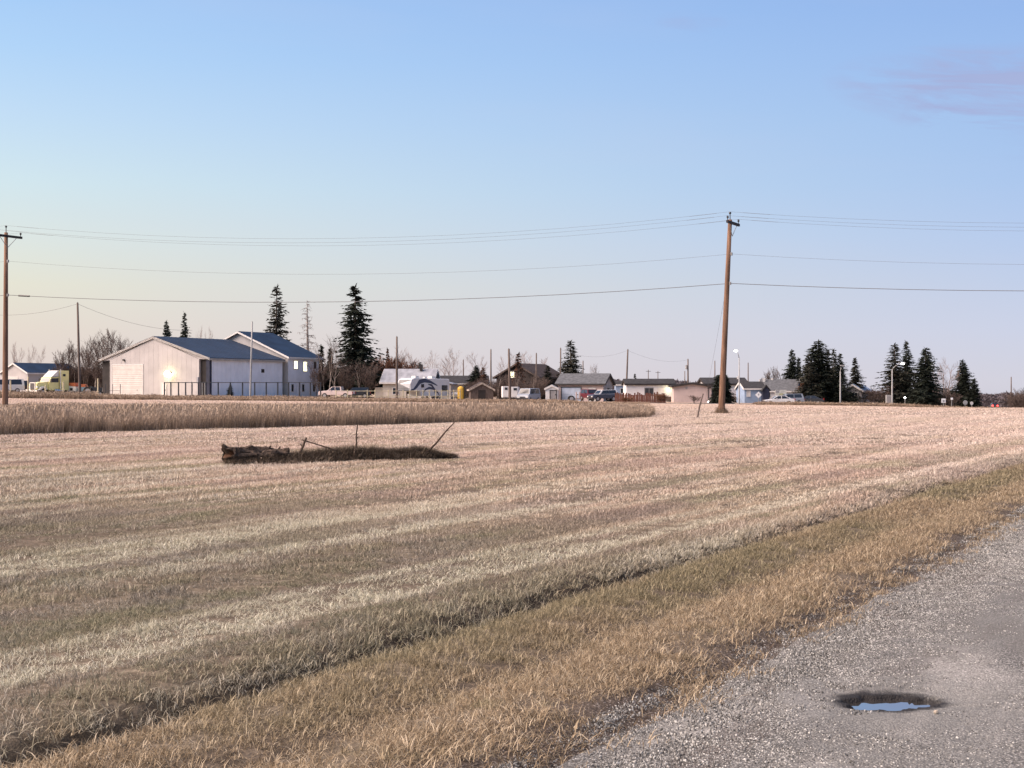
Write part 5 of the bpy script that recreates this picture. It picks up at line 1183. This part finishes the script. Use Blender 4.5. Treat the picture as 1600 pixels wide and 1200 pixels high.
for i, (lab, sag, r_w) in enumerate(names):
    far_l = B[i] - (A[i] - B[i])
    pts = span(far_l, B[i], sag) + span(B[i], A[i], sag)[1:] + span(A[i], C_[i], sag)[1:]
    t = thing('overhead_wire', lab, 'wire', (0, 0, 0), 0, 'wires of the power line')
    MB().tube(pts, r_w, 5).build('conductor', wire_m, t)
    for q0, q1 in ((A[i], B[i]), (A[i], C_[i]), (B[i], A[i])):
        if i < 3: 
            sp_ = span(q0, q1, sag, 60); MB().tube(sp_[1:4], .011, 6).build('armour_rod', wire_m, t)
        elif i == 4 and q0 is B[i]:
            sp_ = span(q0, q1, sag, 60); MB().tube(sp_[1:3], .07, 6).build('splice_case', insul, t)
t = thing('guy_wire', 'faint guy wire running down left of the tall brown pole', 'wire', (0, 0, 0)); MB().tube([A[4] + Vector((0, .2, 1.0)), P(1099, 104)], .006, 4).build('strand', wire_m, t)

def small_pole(px, top, d, label, r=.13, base=None, arm=False, trans=False, lean_px=0, mt=None):
    p = P(px, d); 
    if base: p.z = EYE + (HOR - base) * d / F_PX
    h = EYE + (HOR - top) * d / F_PX - p.z; lx = lean_px * d / F_PX
    t = thing('street_pole', label, 'pole', p, 0, 'thin poles along the street'); MB().tube([(0, 0, -.6), (0, 0, 0), (lx * .5, 0, h * .5), (lx, 0, h)], [r * 1.15, r * 1.1, r * .95, r * .75], 9).build('pole', mt or wood_grey, t, True)
    MB().tube([(lx, 0, h - .02), (lx, 0, h + .10)], [.05, .04], 6).build('top_pin', insul, t)
    if arm: MB().box((lx * .95, -.15, h * .95), (1.5, .1, .12)).build('crossarm', dark_trim, t)
    if trans: MB().tube([(lx - .35, -.1, h - 2.2), (lx - .35, -.1, h - 1.3)], .24, 10).build('transformer', galv, t)
    return p + Vector((lx, 0, h - .15))
sp1 = small_pole(125, 473, 190, 'thin dark pole beside the semi truck', .17, lean_px=-4)
sp2 = small_pole(391, 503, 196, 'slim grey pole in front of the white workshop side wall', .13, lean_px=3, mt=galv)
sp3 = small_pole(620, 526, 205, 'thin brown pole in front of the grey-roofed cream house', .17)
for px, top, d, lab, kw in [(724, 562, 300, 'short distant pole above the long dark roof', {}), (767, 546, 236, 'pole at the left slope of the big dark house', {}), (797, 545, 214, 'dark pole between the two white box trailers', dict(r=.2, lean_px=-2)), (838, 552, 238, 'pole at the right slope of the big dark house', {}), (876, 544, 240, 'tall thin pole left of the spruce behind the garage', {}), (911, 564, 300, 'short distant pole above the pink garage roof', {}),
                            (1013, 578, 420, 'tiny distant pole over the white mobile home, left one', dict(arm=True)), (1028, 580, 430, 'tiny distant pole over the white mobile home, right one', dict(arm=True)), (1117, 564, 330, 'distant pole just left of the tall brown pole', {}), (1169, 567, 320, 'distant pole right of the lit street lamp near the tall pole', {}),
                            (1580, 589, 420, 'lone distant pole near the right edge', dict(base=634, r=.2)), (1070, 580, 400, 'short distant pole just left of the transformer pole', {})]:
    small_pole(px, top, d, lab, **({'r': .14} | kw))
sp4 = small_pole(978, 546, 244, 'tall pole at the left end of the white mobile home', .16, lean_px=3)
sp5 = small_pole(1075, 561, 300, 'pole with transformer above the pink mobile home', .18, trans=True)
def service_wire(lab, pts_, sag, r=.012):
    t = thing('service_wire', lab, 'wire', (0, 0, 0), 0, 'service wires between the thin poles'); L_ = []
    for a, b_ in zip(pts_[:-1], pts_[1:]): L_ += span(a, b_, sag)[(1 if L_ else 0):]
    MB().tube(L_, r, 4).build('strand', wire_m, t)
service_wire('service wire sagging both ways from the thin dark pole by the truck', [P(-60, 200, 486), sp1, P(300, 232, 516)], 1.0, .018)
service_wire('service wire sloping from the lamp-side pole to the distant transformer pole', [sp4, sp5], 1.0)
service_wire('service wire over the pink garage roof', [P(876, 240, 546), sp4], 1.2)

def street_lamp(px, top, base, d, arm_px, label, lit):
    p = at(px, d, base); s = d / F_PX; h = (base - top) * s; a = arm_px * s
    t = thing('street_lamp', label, 'street lamp', p, 0, 'street lamps')
    MB().tube([(0, 0, -.5), (0, 0, 0), (0, 0, h * .85)], [.13, .12, .075], 9).build('post', galv, t, True)
    MB().tube([(0, 0, h * .84), (a * .35, 0, h * .93), (a * .9, 0, h * .99)], [.06, .05, .04], 7).build('arm', galv, t, True)
    o = MB().box((a * 1.05, 0, h), (abs(a) * .4 + .45, .32, .15)).build('lamp_head', galv, t)
    if lit: MB().ball((a * 1.08, -.05, h - .10), .24, 10, 6, (1.2, .9, .7)).build('lens', cool_lamp, o)
    else: MB().box((a * 1.05, 0, h - .1), (.4, .25, .06)).build('lens', white_trim, o)
street_lamp(1155, 547, 629, 205, -5, 'lit street lamp with short arm just right of the tall pole', True)
street_lamp(1313, 571, 632, 204, 3, 'unlit pale lamp post in front of the dark spruce clump', False)
street_lamp(1394, 567, 632, 212, 15, 'lit street lamp with long arm among the three spruces', True)
small_l = thing('yard_light', 'small white yard light low among the three spruces', 'lamp', at(1414, 226, 632)); MB().tube([(0, 0, -.2), (0, 0, 1.0)], .04, 6).build('post', galv, small_l); MB().ball((0, 0, 1.1), .16, 8, 5).build('globe', cool_lamp, small_l)
small_l = thing('yard_light', 'tiny bright ground light at the foot of the tall brown pole', 'lamp', at(1107, 214, 630)); MB().tube([(0, 0, -.2), (0, 0, .1)], .04, 6).build('post', galv, small_l); MB().ball((0, 0, .2), .13, 8, 5).build('globe', cool_lamp, small_l)
sign_w = mat('white_sign_face', (.80, .80, .80), .5, .03, 2); sign_d = mat('sign_black', (.02, .02, .02), .6, 0, 1)
def sign(px, cy, base, d, r_px, n, rot, label, name='road_sign', mark=None, face=None):
    p = at(px, d, base); s = d / F_PX; z = (base - cy) * s; r = r_px * s
    t = thing(name, label, 'sign', p, 0, 'road signs'); MB().tube([(0, 0, -.4), (0, 0, z + r * .6)], .04, 6).build('post', galv, t)
    poly = [(r * math.cos(rot + 6.2832 * k / n), z + r * math.sin(rot + 6.2832 * k / n)) for k in range(n)]
    MB().prism(poly, -.09, -.05).build('plate', face or sign_w, t)
    if mark == 'speed':
        for dx_ in (-.18, .18): MB().box((dx_ * r, -.097, z - .1 * r), (.18 * r, .012, .7 * r)).build('marking', sign_d, t)
    if mark == 'shield': MB().box((0, -.097, z + .1 * r), (.35 * r, .012, .5 * r)).build('marking', galv, t)
bol_ = mat('pale_sign_face', (.5, .5, .5), .6, .05, 2)
sign(1185, 617, 629, 210, 5.2, 4, 0, 'white diamond shaped sign in front of the blue-grey house', mark='shield')
sign(1474, 626, 636, 208, 4.6, 4, math.pi / 4, 'square white road sign below the pale spreading tree', mark='speed')
sign(1487, 623, 634, 214, 2.4, 4, math.pi / 4, 'small white sign right of the square road sign')
sign(1508, 629, 636, 216, 3.6, 16, 0, 'round pale sign in front of the conical spruce', face=galv)
sign(1518, 630, 637, 214, 2.6, 16, 0, 'small bright round sign right of the round pale sign', face=bol_)
# notice board before the white house
t = thing('notice_board', 'yellowish notice board behind the parked white sedan', 'sign', at(1220, 216, 631)); s = 216 / F_PX
MB().box((0, 0, 1.6), (1.75, .08, 1.05)).build('board', mat('board_cream', (.50, .49, .44), .7, .12, 4), t); MB().box((-.55, -.05, 1.88), (.5, .02, .38)).build('picture', grey_siding, t); MB().box((.2, -.05, 1.45), (.9, .02, .28)).build('panel', mat('board_yellow', (.42, .40, .24), .7, .2, 6), t)
for x in (-.8, .8): MB().box((x, .06, .8), (.08, .08, 2.4)).build('post', weathered, t)
bol = mat('pale_post', (.50, .46, .40), .8, .1, 3)
for k, px in enumerate((1292, 1299, 1314, 1339, 1366)):
    w_ = ['first', 'second', 'third', 'fourth', 'last'][k]
    t = thing('marker_post', '%s pale marker post from the left along the verge by the spruces' % w_, 'post', at(px, 205, 636), 0, 'pale marker posts'); MB().tube([(0, 0, -.3), (0, 0, .5), (0, 0, .56)], [.10, .10, .05], 8).build('post', bol, t)
t = thing('white_block', 'pale flat concrete block lying by the verge under the lamp post', 'block', at(1317, 203, 635.5)); MB().box((0, 0, .08), (1.0, .5, .25), taper=.9).build('block', bol, t)
t = thing('utility_box', 'grey utility cabinet at the foot of the street lamp among spruces', 'cabinet', at(1388, 214, 632)); MB().box((0, 0, .6), (.7, .5, 1.7)).build('cabinet', galv, t); MB().box((0, -.26, .6), (.5, .02, 1.2)).build('cabinet_door', grey_siding, t)

ypost = mat('pale_yellow_post', (.50, .44, .30), .85, .15, 3)
for k, (px, top) in enumerate(((16.5, 595), (44, 589), (71, 603), (99, 597), (153, 592))):
    t = thing('yard_post', ['stout pale post nearest the left utility pole', 'tall pale post left of the truck grille', 'pale post before the truck front wheel', 'pale post behind the truck sleeper', 'tall pale post at the left corner of the workshop'][k], 'post', at(px, 206, 620), 0, 'pale yard posts by the truck')
    MB().tube([(0, 0, -.4), (0, 0, (620 - top) * 206 / F_PX), (0, 0, (620 - top) * 206 / F_PX + .05)], [.11, .11, .05], 8).build('post', ypost, t)
steel = mat('dark_steel', (.03, .035, .045), .6, .1, 2)
def pipe_fence(label, pxs, top, base, d, rails, mt, r=.045, name='pipe_fence', group=None):
    p0 = at(pxs[0], d, base); t = thing(name, label, 'fence', p0, 0, group); s = d / F_PX; h = (base - top) * s
    for px in pxs: x = (px - pxs[0]) * s; MB().tube([(x, 0, -.5), (x, 0, h)], r, 7).build('post', mt, t)
    for k in rails: MB().tube([(0, -.03, h * k), ((pxs[-1] - pxs[0]) * s, -.03, h * k)], r * .6, 6).build('rail', mt, t)
pipe_fence('dark steel pipe fence along the workshop side wall', [257, 267, 279, 290, 300, 310, 322, 341, 360, 379, 398, 416, 434, 451, 468, 485, 501], 597, 622, 203, (.97,), steel, .10)
pipe_fence('short dark steel rail in front of the workshop door', [165, 176, 188], 600, 619, 212, (.45,), steel, .05)
pipe_fence('pair of pale bent pipes beside the workshop corner', [316, 320], 597, 621, 205, (.98,), galv, .06, 'pipe_stand')
pipe_fence('weathered wooden post and wire fence in front of the camper', [525, 543, 574, 586, 607, 630, 640, 651, 661, 671, 681, 690, 700, 709, 719], 609, 629, 199, (.9, .5), ypost, .07, 'wire_fence')
# rust brown plank fence
plank_m = mat('rust_brown_planks', (.17, .075, .055), .9, .35, 2, .4, 20, stretch=(3, 3, .5))
t = thing('plank_fence', 'rust brown fence of uneven upright planks before the white mobile home', 'fence', at(962, 208, 629), 0); s = 208 / F_PX; xx = 0; k = 0
pl = [MB().box((0, 0, h / 2 - .2), (.22, .04, h + .4)).mesh('plank', plank_m) for h in (1.25, 1.35, 1.45, 1.55)]
while xx < 78 * s:
    o = link('plank', pl[random.randrange(4)], t); o.location = (xx, random.uniform(-.03, .03), 0); o.rotation_euler = (0, random.gauss(0, .03), 0); o.scale = (1, 1, random.uniform(.85, 1.05)); xx += .235
for z in (.35, 1.0): MB().box((39 * s, .06, z), (78 * s, .05, .1)).build('rail', weathered, t)
plant('willow2', 1033, 613, 206, 'dark brush heap at the right end of the plank fence', 9, name='brush_heap', cat='brush')
plant('willow0', 980, 618, 204, 'low russet brush before the plank fence', 9, name='brush_heap', cat='brush')

# leaning post near the tall pole
p = P(1088, 78, 653); p.z = gz(p.x, p.y); m_px = 78 / F_PX
t = thing('leaning_post', 'thin grey post leaning right beside the tall brown pole', 'post', p); MB().tube([(0, 0, -.3), (5 * m_px, 0, 18 * m_px), (11 * m_px, .05, 38 * m_px)], [.05, .048, .035], 7).build('post', wood_grey, t); MB().tube([(-.02, 0, -.1), (.12, .03, .22)], [.06, .03], 6).build('stub', wood_grey, t)

# back street
xs = np.concatenate([np.linspace(20, 90, 60), np.linspace(92, 260, 80)]); rows = []
for i, x in enumerate(xs):
    yc = 205 + max(0, x - 62) ** 1.15 * 1.05
    for o_ in (-3.6, -1.2, 1.2, 3.6):
        y_ = yc + o_; rows.append((x, y_, float(ground(np.array([x]), np.array([y_]))[0]) + .05))
sv = np.array(rows)
st = link('back_street', np_mesh('back_street', sv, grid_quads(len(xs), 4), mat('street_asphalt', (.13, .115, .11), .9, .2, .4))); st['kind'] = 'structure'

# ------------------------------------------------------------------ the rotten log in the field
log_m = mat('rotten_log_bark', (.028, .021, .018), .95, .5, 7, 1.0, 18, col2=(.12, .085, .062)); core_m = mat('log_end_wood', (.10, .052, .032), .95, .4, 9, .8, 25)
lg = thing('rotten_log', 'rotten dark log with broken end lying in the field', 'log', LOG_A, math.atan2(LOG_B.y - LOG_A.y, LOG_B.x - LOG_A.x))
r = random.Random(5); vs = []; fs = []; nn = 22; ns = 30; Ll = 1.35
for i in range(ns):
    x = Ll * i / (ns - 1); rad = .20 * (1 - .25 * i / ns) * (1 + .12 * math.sin(i * .7)); 
    for k in range(nn):
        a = 6.2832 * k / nn; q = rad * (1 + .16 * math.sin(3 * a + i * .25) + .10 * math.sin(7 * a - i * .5) + r.gauss(0, .05))
        jag = (.10 * math.sin(5 * a) + r.gauss(0, .04)) if i == 0 else 0
        vs.append((x + jag, q * math.cos(a) * 1.1, .17 + q * math.sin(a)))
for i in range(ns - 1):
    for k in range(nn): fs.append((i * nn + k, i * nn + (k + 1) % nn, (i + 1) * nn + (k + 1) % nn, (i + 1) * nn + k))
MB().add(vs, fs).build('trunk', log_m, lg, False)
ring = [(v[0] + .03, v[1] * .93, .17 + (v[2] - .17) * .93) for v in vs[:nn]]; MB().add(ring + [(.16, 0, .17)], [(k, (k + 1) % nn, nn) for k in range(nn)]).build('broken_end', core_m, lg)
for nm, pts, rd in (('root_stub', [(.0, -.02, .28), (-.10, -.05, .38), (-.15, -.06, .43)], [.07, .055, .03]), ('root_stub', [(.2, -.1, .3), (.27, -.12, .36)], [.05, .03]), ('broken_branch', [(.9, 0, .28), (.96, -.04, .38)], [.035, .015]), ('broken_branch', [(1.15, .02, .26), (1.20, 0, .36)], [.035, .012]), ('bark_slab', [(.15, -.2, .05), (.8, -.24, .08)], [.09, .05]), ('bark_slab', [(.1, -.18, .18), (.55, -.2, .2)], [.07, .04])):
    MB().tube(pts, rd, 7).build(nm, log_m, lg)
def stick(label, a_px, a_py, b_px, b_py, d, r0, r1, bend=.02, fork=None):
    p0 = P(a_px, d, a_py); p1 = P(b_px, d + .1, b_py); base = Vector((p0.x, p0.y, p0.z)); v = p1 - p0
    t = thing('dead_branch', label, 'branch', base, 0, 'dead branches at the rotten log')
    MB().tube([-v * .12, (0, 0, 0), v * .35 + Vector((bend, 0, 0)), v * .7 - Vector((bend * .5, 0, 0)), v], [r0, r0, r0 * .85, (r0 + r1) / 2, r1], 6).build('stem', log_m, t)
    if fork: MB().tube([v * fork[0], v * fork[0] + Vector(fork[1])], [r1 * 1.1, r1 * .5], 5).build('side_twig', log_m, t)
stick('upright dead stick in the middle of the dark grass clump', 554, 707, 559, 664, 31.2, .022, .012, .02, (.45, (.06, 0, .10)))
stick('long dead stick leaning right at the end of the dark clump', 662, 712, 713, 657, 32.3, .028, .010, .02, (.7, (.07, 0, .02)))
stick('short broken branch standing up beside the log', 470, 704, 479, 684, 30.6, .03, .018, .01, (.3, (-.05, 0, .06)))
stick('branch lying down to the right from the short broken one', 478, 689, 527, 704, 30.7, .016, .02, .0)
stick('thin weed stalk over the log near its broken end', 373, 702, 371, 684, 30.4, .007, .004, .0)
stick('thin weed stalk over the middle of the log', 431, 702, 434, 689, 30.6, .006, .004, .0)
# dark matted grass along the log
dsrc = [blades_mesh('rotten_tuft_%d' % k, 120, .17, .14, .46, .009, .95, DM, 500 + k, droop=.8) for k in range(3)] + [blades_mesh('straw_tuft_%d' % k, 26, .10, .15, .42, .006, .6, TM, 510 + k, heads=.2) for k in range(2)]
n = 1150; tt = RNG.random(n) ** .9; off = RNG.normal(0, .25, n) * (1 - .35 * tt)
x = LOG_A.x + (LOG_B.x - LOG_A.x) * (.02 + .99 * tt); y = LOG_A.y + (LOG_B.y - LOG_A.y) * (.02 + .99 * tt) + off
hh_ = (.60 + .75 * fbm(x * 1.3, y * 1.3)) * (1 - .6 * sstep(.82, 1.0, tt)) * (1 - .55 * np.clip(np.abs(off) / .5, 0, 1)) * np.where(tt < .25, .75, 1); ii = np.where(RNG.random(n) < .84, RNG.integers(0, 3, n), 3 + RNG.integers(0, 2, n))
scatter('matted_dead_grass', np.stack([x, y, ground(x, y)], -1), np.stack([x * 0, x * 0, RNG.random(n) * 6.283], -1), np.stack([x * 0 + 1, x * 0 + 1, hh_], -1), ii, dsrc, 'dark matted dead grass grown over the rotten log', 'dead grass')
# one loose stone by the pothole
x, y = 2.065, 6.86
t = MB().ball((0, 0, .008), .014, 7, 4, (1, .8, .8)).build('pebble', mat('pale_pebble', (.36, .31, .25), .8, .15, 30)); u_, v_ = uv_of(x, y); t.location = (x, y, float(road_z(np.array(u_), np.array(v_)))); tag(t, 'single pale pebble lying just below the pothole', 'stone')
